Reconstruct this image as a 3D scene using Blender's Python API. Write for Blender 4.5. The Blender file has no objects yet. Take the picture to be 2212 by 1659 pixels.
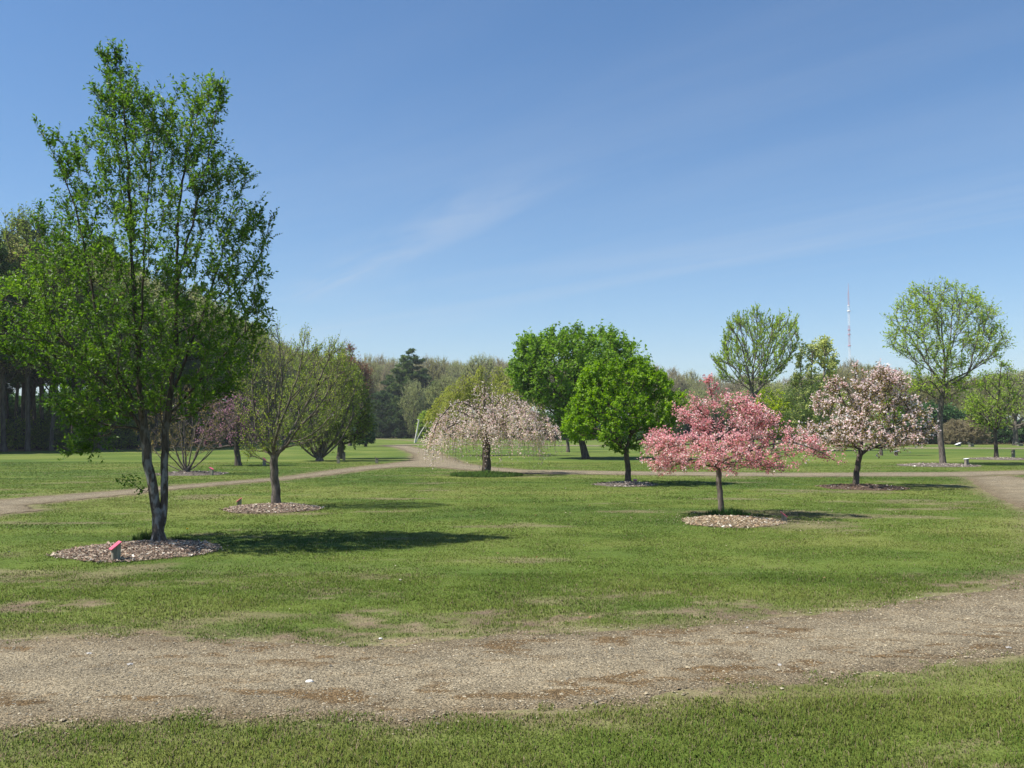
import bpy, math, random
import numpy as np
from mathutils import Vector

R = np.random.default_rng
col = bpy.context.scene.collection
W_PX, F_PX, CX, CY = 2212.0, 1915.6, 1106.0, 829.5
PITCH = math.radians(3.0)
CAM_H = 1.6

# ------------------------------------------------------------------ camera geometry
def ray(u, v):
    xc, yc = (u - CX) / F_PX, -(v - CY) / F_PX
    return (xc, math.cos(PITCH) - yc * math.sin(PITCH), math.sin(PITCH) + yc * math.cos(PITCH))

def ground(u, v):
    d = ray(u, v)
    t = -CAM_H / d[2]
    return np.array([d[0] * t, d[1] * t])

def on_plane(pts, Y, bx):
    """picture points -> (x, z) measured at distance Y, x relative to the base"""
    out = []
    for p in pts:
        d = ray(p[0], p[1])
        t = Y / d[1]
        out.append((d[0] * t - bx, CAM_H + d[2] * t) + tuple(p[2:]))
    return out

# ------------------------------------------------------------------ noise
def _hash(ix, iy, seed):
    h = (ix.astype(np.int64) * 374761393 + iy.astype(np.int64) * 668265263 + seed * 1442695041) & 0xFFFFFFFF
    h = ((h ^ (h >> 13)) * 1274126177) & 0xFFFFFFFF
    return ((h ^ (h >> 16)) & 0xFFFF) / 65535.0

def vnoise(x, y, seed=0):
    ix, iy = np.floor(x), np.floor(y)
    fx, fy = x - ix, y - iy
    fx, fy = fx * fx * (3 - 2 * fx), fy * fy * (3 - 2 * fy)
    a, b = _hash(ix, iy, seed), _hash(ix + 1, iy, seed)
    c, d = _hash(ix, iy + 1, seed), _hash(ix + 1, iy + 1, seed)
    return (a * (1 - fx) + b * fx) * (1 - fy) + (c * (1 - fx) + d * fx) * fy

def fbm(x, y, seed=0, oct=4):
    s, a, t = 0, 0.5, 0
    for o in range(oct):
        s = s + a * vnoise(x * 2 ** o + 17.3 * o, y * 2 ** o - 9.1 * o, seed + o)
        t += a
        a *= 0.55
    return s / t

def smooth(a, b, x):
    t = np.clip((x - a) / (b - a), 0, 1)
    return t * t * (3 - 2 * t)

# ------------------------------------------------------------------ mesh building
class Geo:
    def __init__(s):
        s.v, s.c, s.q, s.t, s.qm, s.tm, s.n = [], [], [], [], [], [], 0
    def add(s, V, quads=None, tris=None, colr=None, mat=0):
        V = np.asarray(V, dtype=np.float32).reshape(-1, 3)
        s.v.append(V)
        if colr is None:
            colr = np.full((len(V), 3), 0.5)
        colr = np.asarray(colr, dtype=np.float32)
        if colr.ndim == 1 and len(colr) == len(V) and len(V) != 3:
            colr = np.repeat(colr[:, None], 3, 1)
        s.c.append(np.broadcast_to(colr, (len(V), 3)))
        if quads is not None and len(quads):
            q = np.asarray(quads).reshape(-1, 4) + s.n
            s.q.append(q); s.qm.append(np.full(len(q), mat))
        if tris is not None and len(tris):
            t = np.asarray(tris).reshape(-1, 3) + s.n
            s.t.append(t); s.tm.append(np.full(len(t), mat))
        s.n += len(V)
    def mesh(s, name, mats, smooth_shade=False):
        me = bpy.data.meshes.new(name)
        V = np.concatenate(s.v)
        q = np.concatenate(s.q) if s.q else np.zeros((0, 4), int)
        t = np.concatenate(s.t) if s.t else np.zeros((0, 3), int)
        mi = np.concatenate((s.qm if s.qm else []) + (s.tm if s.tm else []))
        me.vertices.add(len(V)); me.vertices.foreach_set('co', V.ravel())
        loops = np.concatenate([q.ravel(), t.ravel()]).astype(np.int32)
        me.loops.add(len(loops)); me.loops.foreach_set('vertex_index', loops)
        me.polygons.add(len(q) + len(t))
        st = np.concatenate([np.arange(len(q)) * 4, len(q) * 4 + np.arange(len(t)) * 3]).astype(np.int32)
        me.polygons.foreach_set('loop_start', st)
        for m in mats:
            me.materials.append(m)
        me.polygons.foreach_set('material_index', mi.astype(np.int32))
        me.polygons.foreach_set('use_smooth', np.full(len(st), smooth_shade))
        ca = me.color_attributes.new('tint', 'FLOAT_COLOR', 'POINT')
        C = np.concatenate([np.concatenate(s.c), np.ones((len(V), 1), np.float32)], 1).astype(np.float32)
        ca.data.foreach_set('color', C.ravel())
        me.update(calc_edges=True)
        return me
    def build(s, name, mats, parent=None, smooth_shade=False):
        o = bpy.data.objects.new(name, s.mesh(name, mats if isinstance(mats, list) else [mats], smooth_shade))
        col.objects.link(o)
        if parent: o.parent = parent
        return o

def tag(o, label=None, cat=None, group=None, kind=None):
    if label: o['label'] = label
    if cat: o['category'] = cat
    if group: o['group'] = group
    if kind: o['kind'] = kind
    return o

def empty(name, loc, label, cat, group=None, rz=0):
    o = bpy.data.objects.new(name, None)
    col.objects.link(o)
    o.empty_display_size = 0.2
    o.location = loc
    o.rotation_euler = (0, 0, rz)
    return tag(o, label, cat, group)

def copy_thing(root, loc, rz, sc, label, group):
    r = root.copy(); col.objects.link(r)
    r.location = loc; r.rotation_euler = (0, 0, rz); r.scale = sc
    r['label'] = label; r['group'] = group
    for ch in root.children:
        c = ch.copy(); col.objects.link(c); c.parent = r
    return r

# ------------------------------------------------------------------ materials
def new_mat(name):
    m = bpy.data.materials.new(name); m.use_nodes = True
    nt = m.node_tree; nt.nodes.clear()
    return m, nt, nt.nodes, nt.links

GAIN = {'bright_green_leaf': 1.38, 'budding_leaf': 1.7, 'round_tree_leaf': 1.75, 'round_tree_leaf_deep': 1.85, 'shrub_leaf': 1.8, 'spring_leaf': 1.75, 'pale_green_leaf': 1.7,
        'yellow_green_leaf': 1.45, 'weeping_leaf': 1.6, 'far_bud': 1.55, 'far_bud_green': 1.7, 'far_bud_brown': 1.45, 'red_bud': 1.5, 'pine_needle': 1.5, 'yellowish_needle': 1.8, 'evergreen_leaf': 1.8,
        'bronze_leaf': 1.5, 'weeping_blossom': 1.15, 'pink_blossom': 1.08, 'pale_blossom': 1.05}
def leaf_mat(name, stops, transl=0.35, rough=0.55, spec=0.25):
    k = GAIN.get(name, 1.0)
    stops = [(p, tuple(min(0.85, v * k) for v in c)) for p, c in stops]
    transl = min(0.5, transl + 0.14)
    m, nt, N, L = new_mat(name)
    out = N.new('ShaderNodeOutputMaterial')
    at = N.new('ShaderNodeAttribute'); at.attribute_name = 'tint'
    ramp = N.new('ShaderNodeValToRGB')
    el = ramp.color_ramp.elements
    while len(el) < len(stops): el.new(0.5)
    for e, (p, c) in zip(el, stops):
        e.position = p; e.color = (*c, 1)
    L.new(at.outputs['Fac'], ramp.inputs[0])
    bs = N.new('ShaderNodeBsdfPrincipled')
    bs.inputs['Roughness'].default_value = rough
    bs.inputs['Specular IOR Level'].default_value = spec
    L.new(ramp.outputs[0], bs.inputs['Base Color'])
    tr = N.new('ShaderNodeBsdfTranslucent')
    hs = N.new('ShaderNodeHueSaturation'); hs.inputs['Saturation'].default_value = 1.1; hs.inputs['Value'].default_value = 1.5
    L.new(ramp.outputs[0], hs.inputs['Color']); L.new(hs.outputs[0], tr.inputs[0])
    mx = N.new('ShaderNodeMixShader'); mx.inputs[0].default_value = transl
    L.new(bs.outputs[0], mx.inputs[1]); L.new(tr.outputs[0], mx.inputs[2])
    L.new(mx.outputs[0], out.inputs[0])
    return m

def bark_mat(name, c1, c2, scale=9.0, stretch=0.25, patch=None, bump=0.6, plo=0.5, phi=0.62, top=None):
    m, nt, N, L = new_mat(name)
    out = N.new('ShaderNodeOutputMaterial'); bs = N.new('ShaderNodeBsdfPrincipled')
    bs.inputs['Roughness'].default_value = 0.9; bs.inputs['Specular IOR Level'].default_value = 0.2
    tc = N.new('ShaderNodeTexCoord'); mp = N.new('ShaderNodeMapping')
    mp.inputs['Scale'].default_value = (1, 1, stretch)
    L.new(tc.outputs['Object'], mp.inputs[0])
    no = N.new('ShaderNodeTexNoise'); no.inputs['Scale'].default_value = scale; no.inputs['Detail'].default_value = 6; no.inputs['Roughness'].default_value = 0.65
    L.new(mp.outputs[0], no.inputs['Vector'])
    rp = N.new('ShaderNodeValToRGB')
    rp.color_ramp.elements[0].position = 0.38; rp.color_ramp.elements[0].color = (*c1, 1)
    rp.color_ramp.elements[1].position = 0.66; rp.color_ramp.elements[1].color = (*c2, 1)
    L.new(no.outputs[0], rp.inputs[0])
    colr = rp.outputs[0]
    if patch:
        n2 = N.new('ShaderNodeTexNoise'); n2.inputs['Scale'].default_value = scale * 0.6; n2.inputs['Detail'].default_value = 4
        mp2 = N.new('ShaderNodeMapping'); mp2.inputs['Scale'].default_value = (1, 1, 0.45); mp2.inputs['Location'].default_value = (3, 1, 7)
        L.new(tc.outputs['Object'], mp2.inputs[0]); L.new(mp2.outputs[0], n2.inputs['Vector'])
        mr = N.new('ShaderNodeMapRange'); mr.inputs['From Min'].default_value = plo; mr.inputs['From Max'].default_value = phi
        L.new(n2.outputs[0], mr.inputs['Value'])
        fac = mr.outputs[0]
        if top:
            sp = N.new('ShaderNodeSeparateXYZ'); L.new(tc.outputs['Object'], sp.inputs[0])
            m2 = N.new('ShaderNodeMapRange'); m2.inputs['From Min'].default_value = top[1]; m2.inputs['From Max'].default_value = top[0]
            L.new(sp.outputs[2], m2.inputs['Value'])
            mm = N.new('ShaderNodeMath'); mm.operation = 'MULTIPLY'; L.new(fac, mm.inputs[0]); L.new(m2.outputs[0], mm.inputs[1]); fac = mm.outputs[0]
        mx = N.new('ShaderNodeMix'); mx.data_type = 'RGBA'
        L.new(fac, mx.inputs[0]); L.new(colr, mx.inputs[6]); mx.inputs[7].default_value = (*patch, 1)
        colr = mx.outputs[2]
    L.new(colr, bs.inputs['Base Color'])
    bp = N.new('ShaderNodeBump'); bp.inputs['Strength'].default_value = bump; bp.inputs['Distance'].default_value = 0.02
    L.new(no.outputs[0], bp.inputs['Height']); L.new(bp.outputs[0], bs.inputs['Normal'])
    L.new(bs.outputs[0], out.inputs[0])
    return m

def tint_mat(name, rough=0.9, noise=None, bump=0.0, bscale=60, transl=0.0, spec=0.15, soft=0.0):
    """base colour straight from the mesh's own colour attribute, with a fine noise variation"""
    m, nt, N, L = new_mat(name)
    out = N.new('ShaderNodeOutputMaterial'); bs = N.new('ShaderNodeBsdfPrincipled')
    bs.inputs['Roughness'].default_value = rough; bs.inputs['Specular IOR Level'].default_value = spec
    at = N.new('ShaderNodeAttribute'); at.attribute_name = 'tint'
    colr = at.outputs['Color']
    tc = N.new('ShaderNodeTexCoord')
    if noise:
        prev = None
        for (sc, lo, hi) in noise:
            no = N.new('ShaderNodeTexNoise'); no.inputs['Scale'].default_value = sc; no.inputs['Detail'].default_value = 5
            L.new(tc.outputs['Object'], no.inputs['Vector'])
            mr = N.new('ShaderNodeMapRange'); mr.inputs['From Min'].default_value = 0.3; mr.inputs['From Max'].default_value = 0.7
            mr.inputs['To Min'].default_value = lo; mr.inputs['To Max'].default_value = hi
            L.new(no.outputs[0], mr.inputs['Value'])
            mx = N.new('ShaderNodeVectorMath'); mx.operation = 'SCALE'
            L.new(colr, mx.inputs[0]); L.new(mr.outputs[0], mx.inputs['Scale'])
            colr = mx.outputs[0]
    L.new(colr, bs.inputs['Base Color'])
    if bump:
        nb = N.new('ShaderNodeTexNoise'); nb.inputs['Scale'].default_value = bscale; nb.inputs['Detail'].default_value = 6
        L.new(tc.outputs['Object'], nb.inputs['Vector'])
        bp = N.new('ShaderNodeBump'); bp.inputs['Strength'].default_value = bump; bp.inputs['Distance'].default_value = 0.03
        L.new(nb.outputs[0], bp.inputs['Height']); L.new(bp.outputs[0], bs.inputs['Normal'])
    if soft:   # short turf: blades shade as part of one upward-facing pile
        ge = N.new('ShaderNodeNewGeometry'); sc_ = N.new('ShaderNodeVectorMath'); sc_.operation = 'SCALE'; sc_.inputs['Scale'].default_value = 1 - soft
        L.new(ge.outputs['Normal'], sc_.inputs[0])
        ad = N.new('ShaderNodeVectorMath'); ad.operation = 'ADD'; ad.inputs[1].default_value = (0, 0, soft); L.new(sc_.outputs[0], ad.inputs[0])
        nm = N.new('ShaderNodeVectorMath'); nm.operation = 'NORMALIZE'; L.new(ad.outputs[0], nm.inputs[0]); L.new(nm.outputs[0], bs.inputs['Normal'])
    if transl:
        tr = N.new('ShaderNodeBsdfTranslucent'); L.new(colr, tr.inputs[0])
        mx = N.new('ShaderNodeMixShader'); mx.inputs[0].default_value = transl
        L.new(bs.outputs[0], mx.inputs[1]); L.new(tr.outputs[0], mx.inputs[2]); L.new(mx.outputs[0], out.inputs[0])
    else:
        L.new(bs.outputs[0], out.inputs[0])
    return m

def gravel_mat(name):
    m, nt, N, L = new_mat(name)
    out = N.new('ShaderNodeOutputMaterial'); bs = N.new('ShaderNodeBsdfPrincipled')
    bs.inputs['Roughness'].default_value = 0.92; bs.inputs['Specular IOR Level'].default_value = 0.15
    at = N.new('ShaderNodeAttribute'); at.attribute_name = 'tint'
    tc = N.new('ShaderNodeTexCoord')
    vo = N.new('ShaderNodeTexVoronoi'); vo.inputs['Scale'].default_value = 95
    L.new(tc.outputs['Object'], vo.inputs['Vector'])
    sx = N.new('ShaderNodeSeparateXYZ'); L.new(vo.outputs['Color'], sx.inputs[0])
    mr = N.new('ShaderNodeMapRange'); mr.inputs['To Min'].default_value = 0.40; mr.inputs['To Max'].default_value = 1.6
    L.new(sx.outputs[0], mr.inputs['Value'])
    s1 = N.new('ShaderNodeVectorMath'); s1.operation = 'SCALE'
    L.new(at.outputs['Color'], s1.inputs[0]); L.new(mr.outputs[0], s1.inputs['Scale'])
    no = N.new('ShaderNodeTexNoise'); no.inputs['Scale'].default_value = 3.5; no.inputs['Detail'].default_value = 6
    L.new(tc.outputs['Object'], no.inputs['Vector'])
    m2 = N.new('ShaderNodeMapRange'); m2.inputs['From Min'].default_value = 0.3; m2.inputs['From Max'].default_value = 0.7
    m2.inputs['To Min'].default_value = 0.82; m2.inputs['To Max'].default_value = 1.15
    L.new(no.outputs[0], m2.inputs['Value'])
    s2 = N.new('ShaderNodeVectorMath'); s2.operation = 'SCALE'
    L.new(s1.outputs[0], s2.inputs[0]); L.new(m2.outputs[0], s2.inputs['Scale'])
    L.new(s2.outputs[0], bs.inputs['Base Color'])
    bp = N.new('ShaderNodeBump'); bp.inputs['Strength'].default_value = 0.7; bp.inputs['Distance'].default_value = 0.012
    L.new(vo.outputs['Distance'], bp.inputs['Height']); bp.invert = True
    L.new(bp.outputs[0], bs.inputs['Normal'])
    L.new(bs.outputs[0], out.inputs[0])
    return m

def paint_mat(name, c, rough=0.5, var=0.15, scale=30):
    m, nt, N, L = new_mat(name)
    out = N.new('ShaderNodeOutputMaterial'); bs = N.new('ShaderNodeBsdfPrincipled')
    bs.inputs['Roughness'].default_value = rough
    tc = N.new('ShaderNodeTexCoord'); no = N.new('ShaderNodeTexNoise'); no.inputs['Scale'].default_value = scale; no.inputs['Detail'].default_value = 5
    L.new(tc.outputs['Object'], no.inputs['Vector'])
    rp = N.new('ShaderNodeValToRGB')
    rp.color_ramp.elements[0].position = 0.3; rp.color_ramp.elements[0].color = (*[x * (1 - var) for x in c], 1)
    rp.color_ramp.elements[1].position = 0.7; rp.color_ramp.elements[1].color = (*[min(1, x * (1 + var)) for x in c], 1)
    L.new(no.outputs[0], rp.inputs[0]); L.new(rp.outputs[0], bs.inputs['Base Color']); L.new(bs.outputs[0], out.inputs[0])
    return m

M = {}
M['ground'] = tint_mat('lawn_soil', noise=[(9, 0.86, 1.14), (70, 0.84, 1.15)], bump=0.8, bscale=45)
M['grass'] = tint_mat('grass_blade', rough=0.7, transl=0.28, spec=0.10, soft=0.82)
M['gravel'] = gravel_mat('gravel')
M['pebble'] = tint_mat('pebble', rough=0.85)
M['chip'] = tint_mat('wood_chip', rough=0.85)
M['bark_t1'] = bark_mat('patchy_bark', (0.045, 0.034, 0.026), (0.135, 0.105, 0.082), 22, 0.22, patch=(0.23, 0.22, 0.205), plo=0.50, phi=0.60, top=(0.9, 2.0))
M['bark_grey'] = bark_mat('grey_bark', (0.07, 0.058, 0.046), (0.20, 0.17, 0.14), 16, 0.3)
M['bark_brown'] = bark_mat('brown_bark', (0.05, 0.038, 0.028), (0.15, 0.115, 0.085), 16, 0.3)
M['bark_tan'] = bark_mat('tan_bark', (0.13, 0.105, 0.08), (0.30, 0.255, 0.20), 12, 0.3)
M['bark_dark'] = bark_mat('dark_bark', (0.048, 0.039, 0.031), (0.135, 0.112, 0.088), 6, 0.25)
M['bark_pale'] = bark_mat('pale_far_bark', (0.16, 0.14, 0.115), (0.30, 0.27, 0.225), 4, 0.25)
M['bark_birch'] = bark_mat('white_birch_bark', (0.48, 0.46, 0.42), (0.64, 0.62, 0.57), 5, 2.5, patch=(0.12, 0.11, 0.1), plo=0.60, phi=0.68)
M['leaf_t1'] = leaf_mat('bright_green_leaf', [(0, (0.042, 0.088, 0.012)), (0.6, (0.078, 0.140, 0.018)), (1, (0.14, 0.215, 0.03))], 0.38, 0.45, 0.35)
M['leaf_bud'] = leaf_mat('budding_leaf', [(0, (0.09, 0.135, 0.018)), (0.6, (0.16, 0.20, 0.026)), (1, (0.26, 0.27, 0.10))], 0.35)
M['leaf_green'] = leaf_mat('round_tree_leaf', [(0, (0.062, 0.118, 0.010)), (0.6, (0.108, 0.182, 0.014)), (1, (0.16, 0.24, 0.024))], 0.32, 0.5, 0.25)
M['leaf_green2'] = leaf_mat('round_tree_leaf_deep', [(0, (0.052, 0.100, 0.012)), (0.6, (0.092, 0.158, 0.018)), (1, (0.135, 0.21, 0.03))], 0.32, 0.5, 0.25)
M['leaf_shrub'] = leaf_mat('shrub_leaf', [(0, (0.06, 0.088, 0.016)), (0.6, (0.108, 0.142, 0.028)), (1, (0.17, 0.195, 0.05))], 0.32)
M['leaf_ash'] = leaf_mat('spring_leaf', [(0, (0.11, 0.16, 0.025)), (0.6, (0.18, 0.245, 0.035)), (1, (0.26, 0.32, 0.055))], 0.38)
M['leaf_aspen'] = leaf_mat('pale_green_leaf', [(0, (0.20, 0.22, 0.075)), (0.6, (0.29, 0.315, 0.11)), (1, (0.37, 0.39, 0.16))], 0.35)
M['leaf_yellow'] = leaf_mat('yellow_green_leaf', [(0, (0.14, 0.19, 0.012)), (0.6, (0.22, 0.28, 0.016)), (1, (0.30, 0.34, 0.03))], 0.38)
M['leaf_weep'] = leaf_mat('weeping_leaf', [(0, (0.12, 0.16, 0.02)), (0.6, (0.20, 0.235, 0.035)), (1, (0.27, 0.29, 0.06))], 0.35)
M['leaf_weep2'] = leaf_mat('yellow_weeping_leaf', [(0, (0.24, 0.28, 0.05)), (0.6, (0.34, 0.37, 0.07)), (1, (0.44, 0.45, 0.12))], 0.35)
M['leaf_far'] = leaf_mat('far_bud', [(0, (0.14, 0.14, 0.05)), (0.5, (0.225, 0.225, 0.08)), (1, (0.31, 0.31, 0.13))], 0.3)
M['leaf_far2'] = leaf_mat('far_bud_green', [(0, (0.12, 0.14, 0.05)), (0.5, (0.19, 0.21, 0.08)), (1, (0.27, 0.28, 0.13))], 0.3)
M['leaf_far3'] = leaf_mat('far_bud_brown', [(0, (0.17, 0.15, 0.085)), (0.5, (0.25, 0.225, 0.13)), (1, (0.33, 0.30, 0.18))], 0.3)
M['leaf_red'] = leaf_mat('red_bud', [(0, (0.10, 0.05, 0.035)), (0.5, (0.17, 0.085, 0.055)), (1, (0.24, 0.14, 0.085))], 0.3)
M['leaf_brown'] = leaf_mat('brown_twig_leaf', [(0, (0.24, 0.20, 0.11)), (0.5, (0.32, 0.275, 0.155)), (1, (0.40, 0.35, 0.21))], 0.35)
M['needle'] = leaf_mat('pine_needle', [(0, (0.026, 0.052, 0.018)), (0.6, (0.055, 0.092, 0.028)), (1, (0.105, 0.14, 0.04))], 0.12, 0.6)
M['needle2'] = leaf_mat('yellowish_needle', [(0, (0.04, 0.07, 0.018)), (0.6, (0.075, 0.11, 0.028)), (1, (0.12, 0.15, 0.045))], 0.15, 0.6)
M['evergreen'] = leaf_mat('evergreen_leaf', [(0, (0.018, 0.042, 0.012)), (0.6, (0.032, 0.075, 0.018)), (1, (0.06, 0.115, 0.028))], 0.15, 0.5)
M['leaf_rust'] = leaf_mat('bronze_leaf', [(0, (0.10, 0.085, 0.025)), (0.5, (0.15, 0.12, 0.04)), (1, (0.20, 0.15, 0.06))], 0.3)
M['pink'] = leaf_mat('pink_blossom', [(0, (0.46, 0.16, 0.18)), (0.4, (0.64, 0.30, 0.32)), (0.75, (0.74, 0.46, 0.46)), (1, (0.80, 0.68, 0.64))], 0.3, 0.7, 0.1)
M['pinkwhite'] = leaf_mat('pale_blossom', [(0, (0.58, 0.33, 0.34)), (0.4, (0.70, 0.50, 0.50)), (1, (0.84, 0.76, 0.73))], 0.3, 0.7, 0.1)
M['weepink'] = leaf_mat('weeping_blossom', [(0, (0.50, 0.34, 0.31)), (0.5, (0.66, 0.50, 0.46)), (1, (0.78, 0.68, 0.63))], 0.3, 0.7, 0.1)
M['redbud'] = leaf_mat('purple_blossom', [(0, (0.25, 0.12, 0.17)), (0.5, (0.36, 0.19, 0.25)), (1, (0.47, 0.29, 0.34))], 0.3, 0.7, 0.1)
M['post'] = bark_mat('weathered_post_wood', (0.16, 0.14, 0.105), (0.34, 0.31, 0.25), 30, 0.12)
M['redplate'] = paint_mat('red_plate', (0.70, 0.11, 0.17), 0.4, 0.1)
M['ink'] = paint_mat('dark_engraving', (0.10, 0.02, 0.06), 0.6)
M['whiteplate'] = paint_mat('white_plate', (0.78, 0.78, 0.76), 0.5)
M['mast_red'] = paint_mat('mast_red_hazed', (0.46, 0.22, 0.23), 0.5, 0.1, 0.2)  # red paled in the colour itself to suggest haze over the distance
M['mast_white'] = paint_mat('mast_white_paint', (0.78, 0.78, 0.76), 0.5, 0.08, 0.2)

# ------------------------------------------------------------------ tree growing
def in_poly(P, x, y):
    inside = np.zeros(len(x), bool)
    n = len(P)
    for i in range(n):
        x1, y1 = P[i]; x2, y2 = P[(i + 1) % n]
        if y1 == y2: continue
        c = ((y1 > y) != (y2 > y)) & (x < (x2 - x1) * (y - y1) / (y2 - y1) + x1)
        inside ^= c
    return inside

def sample_crown(poly, n, depth, rng, clump=0.0, cs=0.6):
    P = np.array([p[:2] for p in poly], float)
    lo, hi = P.min(0), P.max(0)
    zs = np.linspace(lo[1], hi[1], 60)
    gx = np.linspace(lo[0], hi[0], 160)
    ext = []
    for z in zs:
        k = gx[in_poly(P, gx, np.full_like(gx, z + 1e-4))]
        ext.append((k.min(), k.max()) if len(k) else (np.nan, np.nan))
    ext = np.array(ext)
    ok = ~np.isnan(ext[:, 0])
    e0 = np.interp(zs, zs[ok], ext[ok, 0]); e1 = np.interp(zs, zs[ok], ext[ok, 1])
    out = np.zeros((0, 3))
    while len(out) < n:
        x = rng.uniform(lo[0], hi[0], n * 3); z = rng.uniform(lo[1], hi[1], n * 3)
        k = in_poly(P, x, z); x, z = x[k], z[k]
        a, b = np.interp(z, zs, e0), np.interp(z, zs, e1)
        half = np.maximum((b - a) / 2, 0.02); t = (x - (a + b) / 2) / half
        dy = depth * half * np.sqrt(np.clip(1 - t * t, 0.05, 1)) * rng.uniform(-1, 1, len(x))
        if clump > 0:
            q = vnoise(x / cs + 31.0, z / cs + dy / cs * 0.7, 5) * 0.6 + vnoise(dy / cs + 3.3, x / cs * 0.8 - z / cs, 9) * 0.4
            k = rng.uniform(0, 1, len(x)) > clump * smooth(0.58, 0.38, q)
            x, z, dy = x[k], z[k], dy[k]
        out = np.concatenate([out, np.stack([x, dy, z], 1)])
    return out[:n]

def catmull(P, step):
    P = np.asarray(P, float)
    if len(P) < 2: return P
    Q = np.concatenate([[2 * P[0] - P[1]], P, [2 * P[-1] - P[-2]]])
    out = [P[0]]
    for i in range(1, len(Q) - 2):
        a, b, c, d = Q[i - 1], Q[i], Q[i + 1], Q[i + 2]
        n = max(1, int(np.linalg.norm(c - b) / step))
        for k in range(1, n + 1):
            t = k / n
            out.append(0.5 * ((2 * b) + (c - a) * t + (2 * a - 5 * b + 4 * c - d) * t * t + (3 * b - a - 3 * c + d) * t ** 3))
    return np.array(out)

def grow(trunks, attract, bf, r_base, rng, r_tip=0.004, up=0.3, expo=0.42, step=0.15, wob=0.0, start_z=0.0):
    pos, par, istr = [], [], []
    for k, tr in enumerate(trunks):
        pts = np.array([(p[0], p[2] if len(p) > 2 else 0.0, p[1]) for p in tr], float)
        pts = catmull(pts, step)
        if wob: pts[1:] += rng.normal(0, wob, (len(pts) - 1, 3)) * [1, 1, 0.2]
        if k == 0:
            last = -1
        else:
            A = np.array(pos); d = ((A - pts[0]) ** 2).sum(1); last = int(d.argmin()); pts = pts[1:]
        for p in pts:
            pos.append(p); par.append(last); istr.append(True); last = len(pos) - 1
    n0 = len(pos)
    plen = np.zeros(n0)
    A0 = np.array(pos)
    for i in range(1, n0):
        plen[i] = plen[par[i]] + np.linalg.norm(A0[i] - A0[par[i]])
    T = attract; n = len(T)
    best = np.full(n, 1e9); bp = np.zeros(n, int); bl = np.zeros(n)
    def upd(i, p, pl):
        v = T - p
        d = np.sqrt((v ** 2).sum(1)) + 1e-9
        dd = d * (1 + up * np.clip(-v[:, 2] / d + 0.25, 0, 1.25) * 2)
        c = dd + bf * (pl + d)
        k = c < best
        best[k] = c[k]; bp[k] = i; bl[k] = pl + d[k]
    for i in range(n0):
        if A0[i][2] >= start_z: upd(i, A0[i], plen[i])
    done = np.zeros(n, bool)
    for _ in range(n):
        j = int(np.where(done, 1e9, best).argmin())
        done[j] = True
        pos.append(T[j]); par.append(int(bp[j])); istr.append(False)
        upd(len(pos) - 1, T[j], bl[j])
    pos = np.array(pos); par = np.array(par); istr = np.array(istr)
    N = len(pos)
    # soften
    for _ in range(4):
        cs = np.zeros((N, 3)); cn = np.zeros(N)
        np.add.at(cs, par[1:], pos[1:]); np.add.at(cn, par[1:], 1)
        mv = (~istr) & (cn > 0)
        pos[mv] = 0.5 * pos[mv] + 0.25 * pos[par[mv]] + 0.25 * cs[mv] / cn[mv][:, None]
    kids = [[] for _ in range(N)]
    for i in range(1, N): kids[par[i]].append(i)
    tips = np.zeros(N)
    order = list(range(N - 1, -1, -1))
    for i in order:
        if not kids[i]: tips[i] += 3 if istr[i] else 1
        if i: tips[par[i]] += tips[i]
    rad = np.maximum(r_base * (tips / tips[0]) ** expo, r_tip)
    rad = np.where(istr, np.maximum(rad, r_tip * 2.0), rad)
    return dict(pos=pos, par=par, kids=kids, rad=rad, tips=tips, istr=istr)

def tube(geo, P, r, k, mat=0):
    """one tapered tube through the points P"""
    n = len(P)
    T = np.gradient(P, axis=0); T /= np.linalg.norm(T, axis=1)[:, None] + 1e-9
    ref = np.array([0.13, 0.99, 0.05]) if abs(T[:, 1]).mean() < 0.8 else np.array([1.0, 0.1, 0.0])
    U = np.cross(T, ref); U /= np.linalg.norm(U, axis=1)[:, None] + 1e-9
    Vv = np.cross(T, U)
    a = np.arange(k) * 2 * np.pi / k
    ring = P[:, None] + r[:, None, None] * (np.cos(a)[None, :, None] * U[:, None] + np.sin(a)[None, :, None] * Vv[:, None])
    i = np.arange(n - 1)[:, None] * k; j = np.arange(k)[None]; j2 = (j + 1) % k
    q = np.stack([i + j, i + j2, i + k + j2, i + k + j], -1)
    geo.add(ring.reshape(-1, 3), quads=q.reshape(-1, 4), mat=mat)
    if r[-1] > 0.012:
        geo.add(np.concatenate([ring[-1], P[-1:] + T[-1:] * r[-1] * 0.4]), tris=[(x, (x + 1) % k, k) for x in range(k)], mat=mat)

def skeleton_mesh(geo, S, flare=1.5, flare_h=0.25, sides=(12, 6, 4, 3)):
    pos, kids, rad, par = S['pos'], S['kids'], S['rad'], S['par']
    stack = [(0, [])]
    while stack:
        i, pre = stack.pop()
        ch = list(pre); ch.append(i)
        while kids[i]:
            ks = sorted(kids[i], key=lambda c: -S['tips'][c])
            for c in ks[1:]: stack.append((c, [i]))
            i = ks[0]; ch.append(i)
        if len(ch) < 2: continue
        P = pos[ch]; r = rad[ch].copy()
        if ch[0] != 0: r[0] = min(r[0], r[1] * 1.25)
        else:
            h = P[:, 2] - P[0, 2]
            r = r * (1 + (flare - 1) * np.exp(-np.maximum(h, 0) / flare_h))
        m = r.max()
        k = sides[0] if m > 0.035 else sides[1] if m > 0.015 else sides[2] if m > 0.007 else sides[3]
        tube(geo, P, r, k)

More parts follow.
